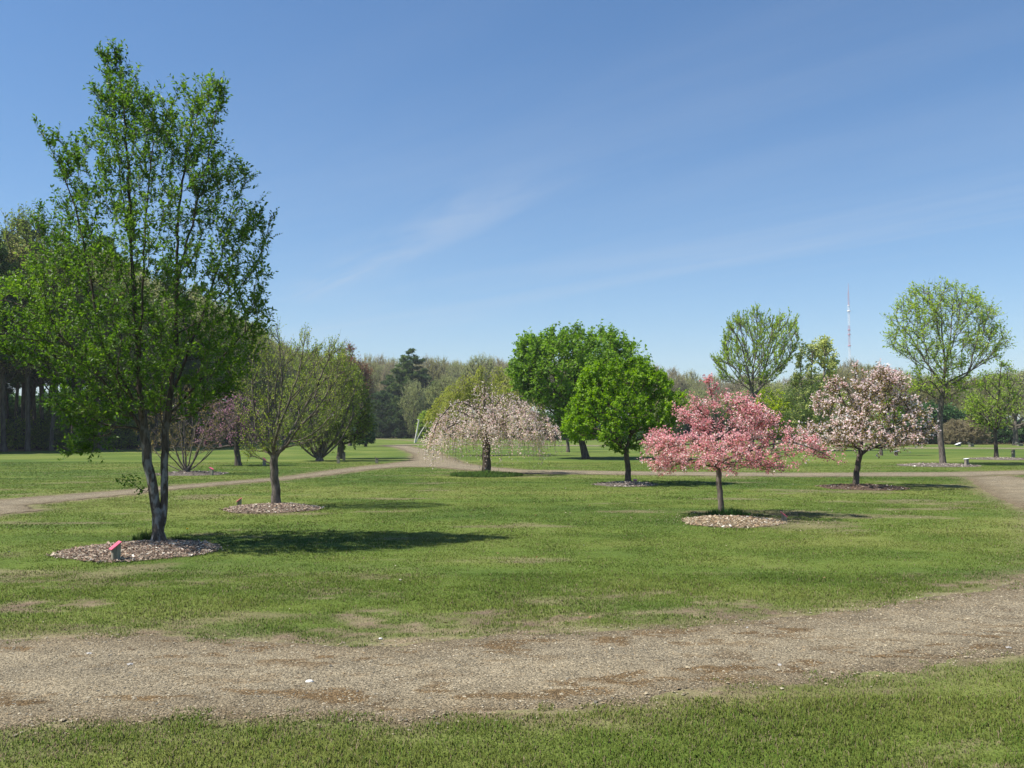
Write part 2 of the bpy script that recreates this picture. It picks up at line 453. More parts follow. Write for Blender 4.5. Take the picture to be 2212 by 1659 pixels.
def strips(geo, P, r0, r1, k=3, mat=0):
    """many thin tapered shoots at once; P is (S, K, 3)"""
    S, K, _ = P.shape
    if S == 0: return
    T = np.gradient(P, axis=1); T /= np.linalg.norm(T, axis=2)[..., None] + 1e-9
    ref = np.array([0.31, 0.9, 0.29])
    U = np.cross(T, ref); U /= np.linalg.norm(U, axis=2)[..., None] + 1e-9
    Vv = np.cross(T, U)
    r = (np.asarray(r0).reshape(-1, 1) * (1 - np.linspace(0, 1, K)) + np.asarray(r1).reshape(-1, 1) * np.linspace(0, 1, K))
    r = np.broadcast_to(r, (S, K))
    a = np.arange(k) * 2 * np.pi / k
    ring = P[:, :, None] + r[:, :, None, None] * (np.cos(a)[:, None] * U[:, :, None] + np.sin(a)[:, None] * Vv[:, :, None])
    s = np.arange(S)[:, None, None] * K * k; i = np.arange(K - 1)[None, :, None] * k; j = np.arange(k)[None, None]; j2 = (j + 1) % k
    q = np.stack([s + i + j, s + i + j2, s + i + k + j2, s + i + k + j], -1)
    geo.add(ring.reshape(-1, 3), quads=q.reshape(-1, 4), mat=mat)

def norm(v): return v / (np.linalg.norm(v, axis=-1, keepdims=True) + 1e-9)

def leaves(geo, base, d, nrm, ln, wd, tint, fold=0.18, mat=0):
    n = len(base)
    if n == 0: return
    d = norm(d); side = norm(np.cross(d, nrm)); up = np.cross(side, d)
    ln = np.broadcast_to(ln, (n,))[:, None]; wd = np.broadcast_to(wd, (n,))[:, None]
    mid = base + d * ln * 0.45
    V = np.stack([base, mid + side * wd * 0.5 + up * wd * fold, base + d * ln, mid - side * wd * 0.5 + up * wd * fold], 1)
    i = np.arange(n)[:, None] * 4
    t = np.concatenate([i + [0, 1, 2], i + [0, 2, 3]])
    geo.add(V.reshape(-1, 3), tris=t, colr=np.repeat(np.asarray(tint), 4), mat=mat)

def twigs_on(S, rng, per, length, up, max_tips, spread=0.6, curve=0.3, minz=-9):
    """shoots that leave the fine branches: (S, 3 points, 3)"""
    pos, par, tips = S['pos'], S['par'], S['tips']
    idx = np.where((tips <= max_tips) & (np.arange(len(pos)) > 0) & (pos[:, 2] > minz))[0]
    idx = np.repeat(idx, per)
    b = norm(pos[idx] - pos[par[idx]])
    c = pos.mean(0)
    o = norm((pos[idx] - c) * [1, 1, 0.35])
    d = norm(b * 0.7 + o * 0.35 + np.array([0, 0, up]) + rng.normal(0, spread, (len(idx), 3)))
    L = length * rng.uniform(0.4, 1.35, len(idx))[:, None]
    t = rng.uniform(0, 1, len(idx))[:, None]
    p0 = pos[par[idx]] * (1 - t) + pos[idx] * t
    p1 = p0 + d * L * 0.5
    p2 = p1 + norm(d + np.array([0, 0, curve]) * np.sign(up + 1e-6) + rng.normal(0, 0.15, (len(idx), 3))) * L * 0.5
    return np.stack([p0, p1, p2], 1)

def leaf_on_twigs(geo, tw, rng, m, ln, wd, upn=0.7, droop=0.2, tint=(0.5, 0.22), jit=0.0, along=0.5, t0=0.2, fold=0.18, mat=0, tfun=None):
    Sn = len(tw)
    t = np.tile(np.linspace(t0, 1, m), (Sn, 1)) + rng.uniform(-0.06, 0.06, (Sn, m))
    t = np.clip(t, 0, 1).ravel()
    i = np.repeat(np.arange(Sn), m)
    a = np.where((t < 0.5)[:, None], tw[i, 0] + (tw[i, 1] - tw[i, 0]) * (t * 2)[:, None], tw[i, 1] + (tw[i, 2] - tw[i, 1]) * (t * 2 - 1)[:, None])
    td = norm(tw[i, 2] - tw[i, 0])
    a = a + rng.normal(0, 1, a.shape) * jit
    r = rng.normal(0, 1, a.shape)
    side = norm(r - td * (r * td).sum(1)[:, None])
    d = norm(td * along + side * 0.8 - np.array([0, 0, droop]))
    nr = norm(np.array([0, 0, 1.0]) * upn + rng.normal(0, 0.55, a.shape))
    s = rng.uniform(0.65, 1.25, len(a))
    tn = np.clip(rng.normal(tint[0], tint[1], len(a)), 0, 1)
    if tfun is not None: tn = np.clip(tn + tfun(a), 0, 1)
    leaves(geo, a, d, nr, ln * s, wd * s, tn, fold=fold, mat=mat)

def clumpy(a, s=0.5, amp=0.5):
    return (vnoise(a[:, 0] / s + a[:, 1] / s * 0.5, a[:, 2] / s + 7, 3) - 0.5) * amp

def tree(name, label, cat, base, poly, trunks, bark, r_base, n=500, bf=0.35, depth=0.85, seed=1, clump=0.5, cs=0.6, group=None,
         up=0.3, expo=0.42, r_tip=0.004, per=3, tlen=0.3, tup=0.2, max_tips=6, tspread=0.6, trad=0.0025,
         foliage=(), Y=None, local=False, flare=1.5, flare_h=0.25, step=0.15, wob=0.01, minz=-9, twig_mesh=True, start_z=0.0, shrink=0.2):
    """foliage: list of dicts(part, mat, m, ln, wd, ...) laid on the shoots. base is a picture point or (x, y) when local"""
    rng = R(seed)
    if not local:
        g = ground(*base)
        poly = on_plane(poly, g[1], g[0]); trunks = [on_plane(t, g[1], g[0]) for t in trunks]
    else:
        g = np.array(base, float)
    root = empty(name, (g[0], g[1], 0), label, cat, group)
    # trunk starts a little under the ground
    t0 = [list(p) for p in trunks[0]]; t0[0][1] = -0.04; trunks = [t0] + list(trunks[1:])
    pc = np.array([p[:2] for p in poly]); cc_ = pc.mean(0); hw = np.ptp(pc, axis=0) / 2
    kx, kz = 1 - min(0.3, shrink * tlen / hw[0]), 1 - min(0.3, shrink * tlen / hw[1])
    poly = [(cc_[0] + (p[0] - cc_[0]) * kx, cc_[1] + (p[1] - cc_[1]) * kz - tlen * tup * 0.3 * (shrink > 0)) for p in pc]
    A = sample_crown(poly, n, depth, rng, clump, cs)
    S = grow(trunks, A, bf, r_base, rng, r_tip, up, expo, step, wob, start_z)
    geo = Geo()
    skeleton_mesh(geo, S, flare, flare_h)
    tw = twigs_on(S, rng, per, tlen, tup, max_tips, tspread, minz=minz)
    if twig_mesh: strips(geo, tw, trad, trad * 0.5)
    geo.build('trunk', bark, root, True)
    for f in foliage:
        f = dict(f); part = f.pop('part'); mat = f.pop('mat'); frac = f.pop('frac', 1.0); cl = f.pop('cl', (0.6, 0.4))
        lab = f.pop('label', None)
        gg = Geo()
        t = tw if frac >= 1 else tw[rng.uniform(0, 1, len(tw)) < frac]
        leaf_on_twigs(gg, t, rng, tfun=lambda a: clumpy(a, cl[0], cl[1]), **f)
        o = gg.build(part, mat, root)
        if lab: o['label'] = lab
    return root, S, tw

# =================================================================== the setting
def seg_dist(x, y, pts):
    d = np.full(x.shape, 1e9)
    n = len(pts)
    for i in range(n):
        a, b = np.asarray(pts[i]), np.asarray(pts[(i + 1) % n])
        ab = b - a; L = (ab ** 2).sum() + 1e-12
        t = np.clip(((x - a[0]) * ab[0] + (y - a[1]) * ab[1]) / L, 0, 1)
        d = np.minimum(d, np.hypot(x - a[0] - t * ab[0], y - a[1] - t * ab[1]))
    return d

def sdist(x, y, pts):
    s = x.shape
    ins = in_poly(np.asarray(pts), x.ravel(), y.ravel()).reshape(s)
    d = seg_dist(x, y, pts)
    return np.where(ins, -d, d)

G = lambda l: [tuple(ground(*p)) for p in l]
up_edge = G([(0, 1380), (300, 1368), (700, 1388), (850, 1392), (1100, 1368), (1450, 1352), (1632, 1338), (1900, 1305), (2150, 1268)]) + [(6.2, 10.4), (7.8, 13.0), (8.75, 14.9), (9.75, 16.7), (10.5, 18.6), (11.7, 21.9)]
lo_edge = G([(2212, 1415), (2000, 1448), (1800, 1472), (1600, 1486), (1450, 1503), (1400, 1522), (1000, 1548), (870, 1566), (700, 1552), (500, 1556), (150, 1568), (0, 1580)])
NEAR = [(-9.0, 6.7), (-5.5, 6.75)] + up_edge + G([(2080, 1031)]) + G([(2178, 1026)]) + [(16.2, 25.5), (12.6, 19.0), (11.2, 15.5), (10.0, 12.5), (8.0, 9.3), (5.2, 7.1)] + lo_edge + [(-4.5, 4.7), (-9.0, 4.6)]
MID = G([(-60, 1086), (0, 1079), (110, 1070), (257, 1059), (360, 1050), (588, 1032), (610, 1030), (686, 1019), (748, 1011), (840, 1001), (883, 995), (890, 981), (870, 973), (855, 967), (824, 963.5), (878, 961.5), (901, 967), (949, 975), (958, 981), (1010, 1001), (1064, 1009), (1138, 1015), (1350, 1018), (1694, 1021.5), (2054, 1020), (2212, 1016), (2400, 1012), (2400, 1024), (2178, 1026), (2080, 1031), (2054, 1029), (1694, 1030), (1350, 1026), (1139, 1024), (1041, 1019), (1016, 1017), (938, 1009.5), (870, 1009), (809, 1014), (748, 1022), (687, 1030), (610, 1038), (588, 1039.5), (367, 1059), (312, 1067), (147, 1083), (73, 1091), (92, 1103), (0, 1114), (-60, 1120)])
FAR = G([(824, 961.5), (924, 958.4), (1215, 961.3), (1700, 966), (2400, 968.0), (2400, 970.2), (1700, 968), (1215, 963.2), (924, 960.3), (830, 964)])
FAR2 = G([(800, 946.8), (870, 949.5), (924, 954), (1000, 956.0), (1000, 957.0), (924, 955.3), (870, 951), (800, 947.6)])

BEDS = [  # mulch rings: centre pixel, radius, chip count, colours, label
    ((302, 1191), 0.93, 3600, 'pale', 'wide ring of pale wood chips around the tall twin-stemmed green tree'),
    ((589, 1100), 0.92, 2000, 'pale', 'mounded ring of pinkish wood chips around the budding vase-shaped tree'),
    ((1352, 1048), 0.86, 800, 'grey', 'greyish wood chip ring under the smaller round green tree by the path'),
    ((1577, 1129), 0.86, 1700, 'gold', 'golden wood chip ring with green grass in it under the bright pink tree'),
    ((1862, 1054), 1.12, 900, 'dark', 'dark brown mulch ring under the pale pink and white blossoming tree'),
    ((2027, 1006), 1.65, 900, 'grey', 'wide greyish mulch ring at the foot of the tall airy tree on the right'),
    ((2160, 992), 1.60, 500, 'grey', 'thin mulch ring around the small tree near the right edge'),
    ((415, 1024), 1.30, 500, 'grey', 'patchy mulch ring under the bare many-stemmed shrub beyond the left path'),
]
bed_xy = [(ground(*b[0]), b[1]) for b in BEDS]

def path_sd(x, y):
    d = sdist(x, y, NEAR)
    for p in (MID, FAR, FAR2):
        d = np.minimum(d, sdist(x, y, p))
    return d

GREEN_D, GREEN_M, GREEN_Y = np.array([0.066, 0.110, 0.017]), np.array([0.106, 0.150, 0.024]), np.array([0.160, 0.185, 0.042])
TAN, DIRT, LITTER = np.array([0.27, 0.22, 0.13]), np.array([0.175, 0.128, 0.085]), np.array([0.13, 0.085, 0.05])

def lawn_fields(x, y, sd):
    """colour of the turf and how bare it is (0..1); everything from the place itself"""
    big = fbm(x / 5.5 + 3, y / 3.4, 11, 4)
    med = fbm(x / 1.3, y / 0.9 + 5, 21, 4)
    mow = 0.5 + 0.5 * np.sin((y + 0.12 * x + 1.2 * fbm(x / 6, y / 6, 31, 2)) * 2 * np.pi / 1.9)
    t = np.clip(0.5 + (big - 0.5) * 1.7 + (med - 0.5) * 0.9 + (mow - 0.5) * 0.16, 0, 1)[..., None]
    c = np.where(t < 0.5, GREEN_D + (GREEN_M - GREEN_D) * t * 2, GREEN_M + (GREEN_Y - GREEN_M) * (t * 2 - 1))
    # thin, worn turf along the near path and in scattered places
    edge = np.exp(-np.maximum(sd, 0) / 0.22)
    patch = fbm(x / 1.1 + 40, y / 0.55, 41, 5)
    near = smooth(11.2, 8.2, y) * smooth(6.0, 6.9, y) + smooth(5.1, 4.6, y) * (0.25 + 0.85 * smooth(-0.6, 1.6, x))
    fine = fbm(x / 0.30 + 7, y / 0.16, 43, 4)
    bare = np.clip(edge * 1.1 * (0.40 + patch) + 0.8 * near * smooth(0.49, 0.75, patch) * (0.30 + 1.1 * smooth(0.38, 0.62, fine)), 0, 1)
    bare = bare * (0.55 + 0.45 * smooth(0.38, 0.58, fine)) * (0.7 + 0.3 * smooth(0.35, 0.65, vnoise(x / 0.07, y / 0.05, 47)))
    sc = fbm(x / 2.4 + 9, y / 1.1 + 80, 51, 4)
    bare = np.maximum(bare, smooth(0.63, 0.74, sc) * 0.55 * smooth(60, 20, y))
    return c, bare

def ground_grid(xs, ys):
    X, Y = np.meshgrid(xs, ys)
    return X, Y

def graded(a, b, d0, grow_, lim):
    out = [a]
    d = d0
    while out[-1] < b:
        out.append(out[-1] + d); d = min(d * grow_, lim)
    return out

# --- the ground: one sheet to the horizon
xs = np.concatenate([-np.array(graded(9.0, 1500, 0.08, 1.06, 120))[::-1], np.arange(-8.95, 8.96, 0.06), np.array(graded(9.0, 1500, 0.08, 1.06, 120))])
ys = np.concatenate([-np.array(graded(0.5, 400, 0.3, 1.35, 80))[::-1], np.arange(0, 3.5, 0.25), graded(3.5, 1800, 0.045, 1.0085, 90)])
X, Y = ground_grid(xs, ys)
sd = path_sd(X, Y)
c, bare = lawn_fields(X, Y, sd)
bt = fbm(X / 0.5, Y / 0.35, 61, 3)[..., None]
soil = DIRT * (0.75 + 0.5 * bt) * (1 - 0.5 * smooth(0.4, 0.7, bt)) + TAN * 0.5 * smooth(0.4, 0.7, bt)
gcol = c * 0.95 * (1 - bare[..., None]) + soil * bare[..., None]
# leaf litter under the woods
wood_line = np.interp(X / np.maximum(Y, 1) * F_PX + CX, [-400, 0, 300, 450, 560, 640, 720, 905, 950, 1400, 1600, 1950, 2600], [62, 66, 75, 95, 128, 165, 196, 196, 180, 150, 150, 102, 100])
lit = (smooth(-2, 2, Y - wood_line + (fbm(X / 4, Y / 4, 71, 3) - 0.5) * 6) * 0.9 * smooth(30, 40, Y))[..., None]
gcol = gcol * (1 - lit) + LITTER * lit
Z = (fbm(X / 0.6, Y / 0.6, 81, 3) - 0.5) * 0.02 * smooth(40, 25, Y) * smooth(0.05, 0.4, sd) - 0.004 * smooth(12, 8, Y) * smooth(0.1, -0.2, sd)
gg = Geo()
ny, nx = X.shape
ii = (np.arange(ny - 1)[:, None] * nx + np.arange(nx - 1)[None]).ravel()
gg.add(np.stack([X, Y, Z], -1).reshape(-1, 3), quads=np.stack([ii, ii + 1, ii + nx + 1, ii + nx], 1), colr=gcol.reshape(-1, 3))
ground_o = gg.build('ground', M['ground'], smooth_shade=True)
tag(ground_o, kind='structure')

# --- gravel paths, ragged edges cut from fine cells
PALE, WARM, MOSS, GREYG = np.array([0.275, 0.226, 0.145]), np.array([0.190, 0.150, 0.092]), np.array([0.095, 0.050, 0.012]), np.array([0.195, 0.164, 0.112])
def path_mesh(name, poly, xs, ys, rag, moss, z0=0.004):
    X, Y = np.meshgrid(xs, ys)
    s = sdist(X, Y, poly)
    r = (fbm(X / 0.45, Y / 0.30, 91, 4) - 0.5) * rag
    keep = (s + r) < 0
    ny, nx = X.shape
    k = keep[:-1, :-1] & keep[1:, :-1] & keep[:-1, 1:] & keep[1:, 1:]
    ii = (np.arange(ny - 1)[:, None] * nx + np.arange(nx - 1)[None])[k]
    q_ = s + r
    e = smooth(0.0, -0.75, s)[..., None]
    n1 = fbm(X / 0.9, Y / 0.5, 101, 4)[..., None]; n2 = fbm(X / 0.28, Y / 0.16, 111, 4)[..., None]
    cc = WARM * (1 - e) + (PALE * n1 * 1.1 + GREYG * (1 - n1 * 0.9)) * e
    cc = cc * (0.85 + 0.3 * n2) * 0.80
    if moss:
        band = np.exp(-((s + 0.42) / 0.30) ** 2) * (Y < 7.5)
        mm = (smooth(0.565, 0.66, fbm(X / 0.26 + 8, Y / 0.12, 121, 4)) * (0.25 + 0.6 * band))[..., None] * 0.8 * smooth(0, -0.15, s)[..., None]
        cc = cc * (1 - mm) + MOSS * mm
    Zp = z0 - 0.014 * smooth(-0.10, -0.01, q_) * (1 if moss else 0.5) + np.abs(fbm(X / 0.12, Y / 0.12, 131, 3) - 0.5) * 0.022 * (1 if moss else 0) * smooth(0, -0.3, q_)
    idx = np.unique(np.concatenate([ii, ii + 1, ii + nx, ii + nx + 1])); mp = np.zeros(nx * ny, int); mp[idx] = np.arange(len(idx))
    g = Geo()
    V = np.stack([X, Y, Zp], -1).reshape(-1, 3)[idx]
    g.add(V, quads=mp[np.stack([ii, ii + 1, ii + nx + 1, ii + nx], 1)], colr=cc.reshape(-1, 3)[idx])
    o = g.build(name, M['gravel'], smooth_shade=True)
    return tag(o, kind='structure')
path_mesh('gravel_path', NEAR, np.concatenate([np.arange(-9, -5, 0.08), np.arange(-5, 6.5, 0.03), np.arange(6.5, 20, 0.07)]), np.concatenate([np.arange(4.2, 8.0, 0.022), np.arange(8.0, 32, 0.06)]), 0.28, True)
path_mesh('crossing_path', MID, np.arange(-30, 50, 0.14), np.concatenate([np.arange(15, 40, 0.12), np.arange(40, 100, 0.35)]), 0.5, False, z0=0.008)
path_mesh('far_path', FAR, np.arange(-20, 70, 0.5), np.arange(70, 120, 0.25), 0.3, False, z0=0.004)
path_mesh('far_dirt_track', FAR2, np.arange(-36, -4, 0.4), np.arange(100, 190, 0.6), 0.3, False, z0=0.004)

# --- loose stones on the near path
rng = R(77)
n = 90000
px = rng.uniform(-5.5, 7.0, n); py = 4.2 + (rng.uniform(0, 1, n) ** 1.3) * 6.5
s = sdist(px, py, NEAR)
k = s < rng.normal(-0.05, 0.12, n); px, py, s = px[k], py[k], s[k]
sz = np.clip(rng.lognormal(-5.35, 0.33, len(px)), 0.002, 0.018)
big = rng.uniform(0, 1, len(px)) < 0.0004
sz[big] = rng.uniform(0.012, 0.022, big.sum())
oc = np.array([(1, 0, 0), (0, 1, 0), (-1, 0, 0), (0, -1, 0), (0, 0, 1), (0.72, 0.7, 0.45), (-0.7, 0.7, 0.5), (-0.72, -0.7, 0.45), (0.7, -0.72, 0.5)], float)
tr = np.array([(0, 5, 4), (5, 1, 4), (1, 6, 4), (6, 2, 4), (2, 7, 4), (7, 3, 4), (3, 8, 4), (8, 0, 4), (0, 1, 5), (1, 2, 6), (2, 3, 7), (3, 0, 8)])
an = rng.uniform(0, 6.28, len(px)); ca, sa = np.cos(an)[:, None], np.sin(an)[:, None]
jit = oc[None] * rng.uniform(0.75, 1.25, (len(px), 9, 1))
jx = jit[..., 0] * rng.uniform(0.8, 1.5, (len(px), 1)); jy = jit[..., 1]
V = np.stack([jx * ca - jy * sa, jx * sa + jy * ca, jit[..., 2] * 0.7], -1) * sz[:, None, None] + np.stack([px, py, np.full_like(px, 0.006)], -1)[:, None]
pal = np.array([(0.46, 0.40, 0.30), (0.36, 0.32, 0.26), (0.55, 0.50, 0.41), (0.27, 0.21, 0.15), (0.24, 0.23, 0.21), (0.42, 0.33, 0.22)])
pc = pal[rng.choice(6, len(px), p=[.28, .18, .28, .10, .06, .10])] * rng.uniform(0.75, 1.2, (len(px), 1))
pc = pc * np.array([0.64, 0.61, 0.53])
pc[big] = rng.uniform(0.28, 0.42, (big.sum(), 1)) * np.array([1, 0.95, 0.86])
g = Geo(); g.add(V.reshape(-1, 3), tris=(tr[None] + np.arange(len(px))[:, None, None] * 9).reshape(-1, 3), colr=np.repeat(pc, 9, 0))
tag(g.build('path_gravel', M['pebble']), 'pale loose gravel strewn over the near path', 'gravel', kind='stuff')

# --- mulch beds
CHIP = {'pale': [(0.46, 0.36, 0.26), (0.33, 0.22, 0.15), (0.60, 0.50, 0.38), (0.22, 0.145, 0.10), (0.40, 0.29, 0.22)],
        'gold': [(0.52, 0.42, 0.27), (0.60, 0.52, 0.38), (0.38, 0.26, 0.15), (0.25, 0.18, 0.10), (0.46, 0.34, 0.22)],
        'grey': [(0.36, 0.30, 0.25), (0.28, 0.23, 0.19), (0.46, 0.40, 0.34), (0.20, 0.15, 0.12), (0.34, 0.27, 0.21)],
        'dark': [(0.20, 0.13, 0.09), (0.14, 0.09, 0.06), (0.30, 0.20, 0.14), (0.36, 0.27, 0.20), (0.17, 0.11, 0.08)]}
def bed_h(rr): return 0.010 + 0.075 * np.clip(1 - rr ** 2, 0, 1)
for bi, (pxy, rad, nch, kind, lab) in enumerate(BEDS):
    ctr = ground(*pxy); rng = R(200 + bi); far = ctr[1] / 12; nch = int(nch * 1.5)
    g = Geo()
    na, nr = 72, 10
    a = np.linspace(0, 2 * np.pi, na, endpoint=False)
    edge = 1 + 0.22 * (fbm(np.cos(a) * 2 + bi * 7, np.sin(a) * 2, 141, 4) - 0.5) * 2
    rr = np.linspace(0.02, 1, nr)
    Xb = ctr[0] + rad * rr[:, None] * np.cos(a) * edge; Yb = ctr[1] + rad * rr[:, None] * np.sin(a) * edge
    Zb = bed_h(rr)[:, None] + np.zeros_like(Xb) - 0.02 * (rr[:, None] > 0.99)
    i = np.arange(nr - 1)[:, None] * na; j = np.arange(na)[None]; j2 = (j + 1) % na
    base = np.array(CHIP[kind]).mean(0) * 0.38
    g.add(np.stack([Xb, Yb, Zb], -1).reshape(-1, 3), quads=np.stack([i + j, i + na + j, i + na + j2, i + j2], -1).reshape(-1, 4), colr=base)
    t = np.sqrt(rng.uniform(0, 1, nch)) * 1.03 + rng.exponential(0.022, nch); an = rng.uniform(0, 6.28, nch)
    ed = np.interp(an, np.append(a, 6.2832), np.append(edge, edge[0]))
    cx, cy = ctr[0] + rad * t * np.cos(an) * ed, ctr[1] + rad * t * np.sin(an) * ed
    L = rng.lognormal(-3.8, 0.40, nch) * min(2.0, 0.75 + 0.35 * far); Wd = L * rng.uniform(0.25, 0.55, nch); Th = L * 0.16
    yaw = rng.uniform(0, 6.28, nch); pit = rng.normal(0, 0.35, nch); rol = rng.normal(0, 0.4, nch)
    ax = np.stack([np.cos(yaw) * np.cos(pit), np.sin(yaw) * np.cos(pit), np.sin(pit)], -1)
    sdv = norm(np.cross(ax, np.array([0, 0, 1.0])) + np.stack([0 * rol, 0 * rol, rol], -1)); nn = np.cross(sdv, ax)
    C0 = np.stack([cx, cy, bed_h(t) + 0.008 + rng.uniform(0, 0.012, nch)], -1)
    V = [C0 + ax * (sx * L / 2)[:, None] + sdv * (sy * Wd / 2)[:, None] + nn * (s_ * Th / 2)[:, None]
         for s_ in (-1, 1) for sx, sy in ((-1, -1), (1, -0.8), (0.9, 1), (-1, 0.9))]
    V = np.stack(V, 1)
    q = np.array([(4, 5, 6, 7), (0, 1, 5, 4), (1, 2, 6, 5), (2, 3, 7, 6), (3, 0, 4, 7)])
    cc = 0.78 * np.array(CHIP[kind])[rng.integers(0, 5, nch)] * rng.uniform(0.7, 1.3, (nch, 1))
    w = rng.uniform(0, 1, nch) < 0.04; cc[w] = np.array([0.72, 0.66, 0.56])
    g.add(V.reshape(-1, 3), quads=(q[None] + np.arange(nch)[:, None, None] * 8).reshape(-1, 4), colr=np.repeat(cc, 8, 0))
    tag(g.build('mulch_bed', M['chip']), lab, 'mulch bed')

# --- grass blades
def blades(g, x, y, h, w, colr, rng, lean=1.1):
    n = len(x)
    a = rng.uniform(0, 6.283, n); f = a + rng.normal(1.57, 0.5, n)
    la = rng.uniform(0.1, 1, n) * lean * h
    dx, dy = np.cos(a) * w / 2, np.sin(a) * w / 2
    lx, ly = np.cos(f) * la, np.sin(f) * la
    z0 = np.full(n, -0.012)
    b0 = np.stack([x - dx, y - dy, z0], -1); b1 = np.stack([x + dx, y + dy, z0], -1)
    m0 = np.stack([x - dx * .8 + lx * .3, y - dy * .8 + ly * .3, h * .55], -1); m1 = np.stack([x + dx * .8 + lx * .3, y + dy * .8 + ly * .3, h * .55], -1)
    t = np.stack([x + lx, y + ly, h], -1)
    V = np.stack([b0, b1, m1, m0, t], 1).reshape(-1, 3)
    i = np.arange(n)[:, None] * 5
    g.add(V, quads=i + [0, 1, 2, 3], tris=i + [3, 2, 4], colr=np.repeat(colr, 5, 0))
rng = R(5)
g = Geo()
for (y0, y1, dens, hh, ww, ss) in [(3.7, 5.4, 10000, 0.031, 0.0048, 1.0), (5.4, 7.6, 5500, 0.028, 0.0045, 1.0), (7.6, 10, 4200, 0.028, 0.0055, 1), (10, 14, 1700, 0.019, 0.008, 1), (14, 20, 800, 0.019, 0.012, 1), (20, 30, 330, 0.019, 0.02, 1), (30, 45, 110, 0.019, 0.034, 1)]:
    half = 0.585
    area = half * (y1 ** 2 - y0 ** 2) + 1.6 * (y1 - y0)
    n = int(area * dens)
    y = np.sqrt(rng.uniform(y0 ** 2, y1 ** 2, n)); x = rng.uniform(-1, 1, n) * (half * y + 0.8)
    sd_ = path_sd(x, y)
    c, bare = lawn_fields(x, y, sd_)
    tuft = fbm(x / 0.22, y / 0.18, 151, 3)
    keep = rng.uniform(0, 1, n) > bare * 0.55 - 0.35 * (tuft - 0.45)
    rag_ = (fbm(x / 0.5 + 3, y / 0.25, 153, 3) - 0.5) * 0.5
    tuft_in = (sd_ < 0) & (sd_ > -0.22) & (tuft > 0.68)
    keep &= (sd_ > (tuft - 0.5) * 0.22 + rag_ - 0.02) | tuft_in
    for (bc, br) in bed_xy:
        keep &= (np.hypot(x - bc[0], y - bc[1]) > br * 0.99) | (rng.uniform(0, 1, n) < 0.012 + 0.25 * smooth(br * 0.82, br, np.hypot(x - bc[0], y - bc[1])))
    x, y, c, tuft, bare = x[keep], y[keep], c[keep], tuft[keep], bare[keep]
    n = len(x)
    h = hh * rng.uniform(0.4, 1.2, n) * (0.30 + 1.25 * tuft) * (1 - 0.55 * bare)
    cc = c * rng.uniform(0.84, 1.2, (n, 1))
    dry = rng.uniform(0, 1, n) < 0.06 + 0.95 * bare * (1 - 0.8 * smooth(0.52, 0.66, tuft))
    cc[dry] = np.array([0.235, 0.185, 0.115]) * rng.uniform(0.7, 1.3, (dry.sum(), 1))
    fresh = rng.uniform(0, 1, n) < 0.12
    cc[fresh & ~dry] *= np.array([0.85, 1.15, 0.9])
    blades(g, x, y, h, ww * rng.uniform(0.7, 1.3, n), cc, rng)
tag(g.build('lawn_grass', M['grass']), 'short green lawn grass with dry patches', 'grass', kind='stuff')

def tuft(label, cx, cy, r, n, h, seed, squash=0.6, colr=(0.055, 0.115, 0.018)):
    rng = R(seed); g = Geo()
    t = np.sqrt(rng.uniform(0, 1, n)) * r; a = rng.uniform(0, 6.283, n)
    x, y = t * np.cos(a), t * np.sin(a) * squash
    hh = h * rng.uniform(0.4, 1.15, n) * (1.05 - 0.6 * t / r)
    blades(g, x, y, hh, 0.007 * rng.uniform(0.7, 1.4, n) * max(1, cy / 14), np.array(colr) * rng.uniform(0.6, 1.4, (n, 1)), rng, 0.6)
    o = g.build('grass_tuft', M['grass']); o.location = (cx, cy, 0.02)
    return tag(o, label, 'grass tuft')
p = ground(318, 1168); tuft('tall dark grass tuft left of the twin-stemmed trunk in the chips', p[0], p[1], 0.22, 420, 0.17, 31)
p = ground(392, 1172); tuft('low grass clump in the shade right of the twin-stemmed trunk', p[0], p[1], 0.16, 220, 0.11, 32)
p = ground(1572, 1118); tuft('lush green grass clump at the foot of the bright pink tree', p[0], p[1], 0.42, 1100, 0.22, 33, 0.8, (0.045, 0.13, 0.025))
p = ground(1050, 1028); tuft('long unmown grass around the weeping pink tree trunk', p[0], p[1], 1.3, 3200, 0.20, 34, 1.0, (0.06, 0.12, 0.018))

# --- dry leaves and petals lying in the turf
rng = R(66); g = Geo(); n = 420
y = np.sqrt(rng.uniform(6.8 ** 2, 34 ** 2, n)); x = rng.uniform(-.58, .58, n) * y
V0 = np.stack([x, y, rng.uniform(.012, .026, n)], -1); an = rng.uniform(0, 6.28, n)
leaves(g, V0, np.stack([np.cos(an), np.sin(an), rng.normal(0, .25, n)], -1), norm(rng.normal(0, .5, (n, 3)) + [0, 0, 1]), rng.uniform(.022, .05, n), rng.uniform(.012, .028, n), np.zeros(n))
lc = np.array([(0.16, 0.085, 0.04), (0.24, 0.15, 0.08), (0.42, 0.36, 0.26), (0.09, 0.05, 0.03)])[rng.integers(0, 4, n)] * rng.uniform(.8, 1.2, (n, 1))
g.c[-1] = np.repeat(lc, 4, 0).astype(np.float32)
n = 500; an = rng.uniform(0, 6.28, n); r = np.abs(rng.normal(0, 1.3, n)); p = ground(1575, 1122)
V0 = np.stack([p[0] + r * np.cos(an) * 1.3 + .3, p[1] + r * np.sin(an), np.full(n, .03)], -1); d = np.stack([np.cos(an * 7), np.sin(an * 7), 0 * an], -1)
leaves(g, V0, d, norm(rng.normal(0, .4, (n, 3)) + [0, 0, 1]), .018, .014, np.zeros(n))
g.c[-1] = np.broadcast_to(np.array([0.66, 0.46, 0.45], np.float32), (n * 4, 3))
tag(g.build('leaf_litter', M['pebble']), 'scattered dry leaves and pink petals in the turf', 'fallen leaves', kind='stuff')

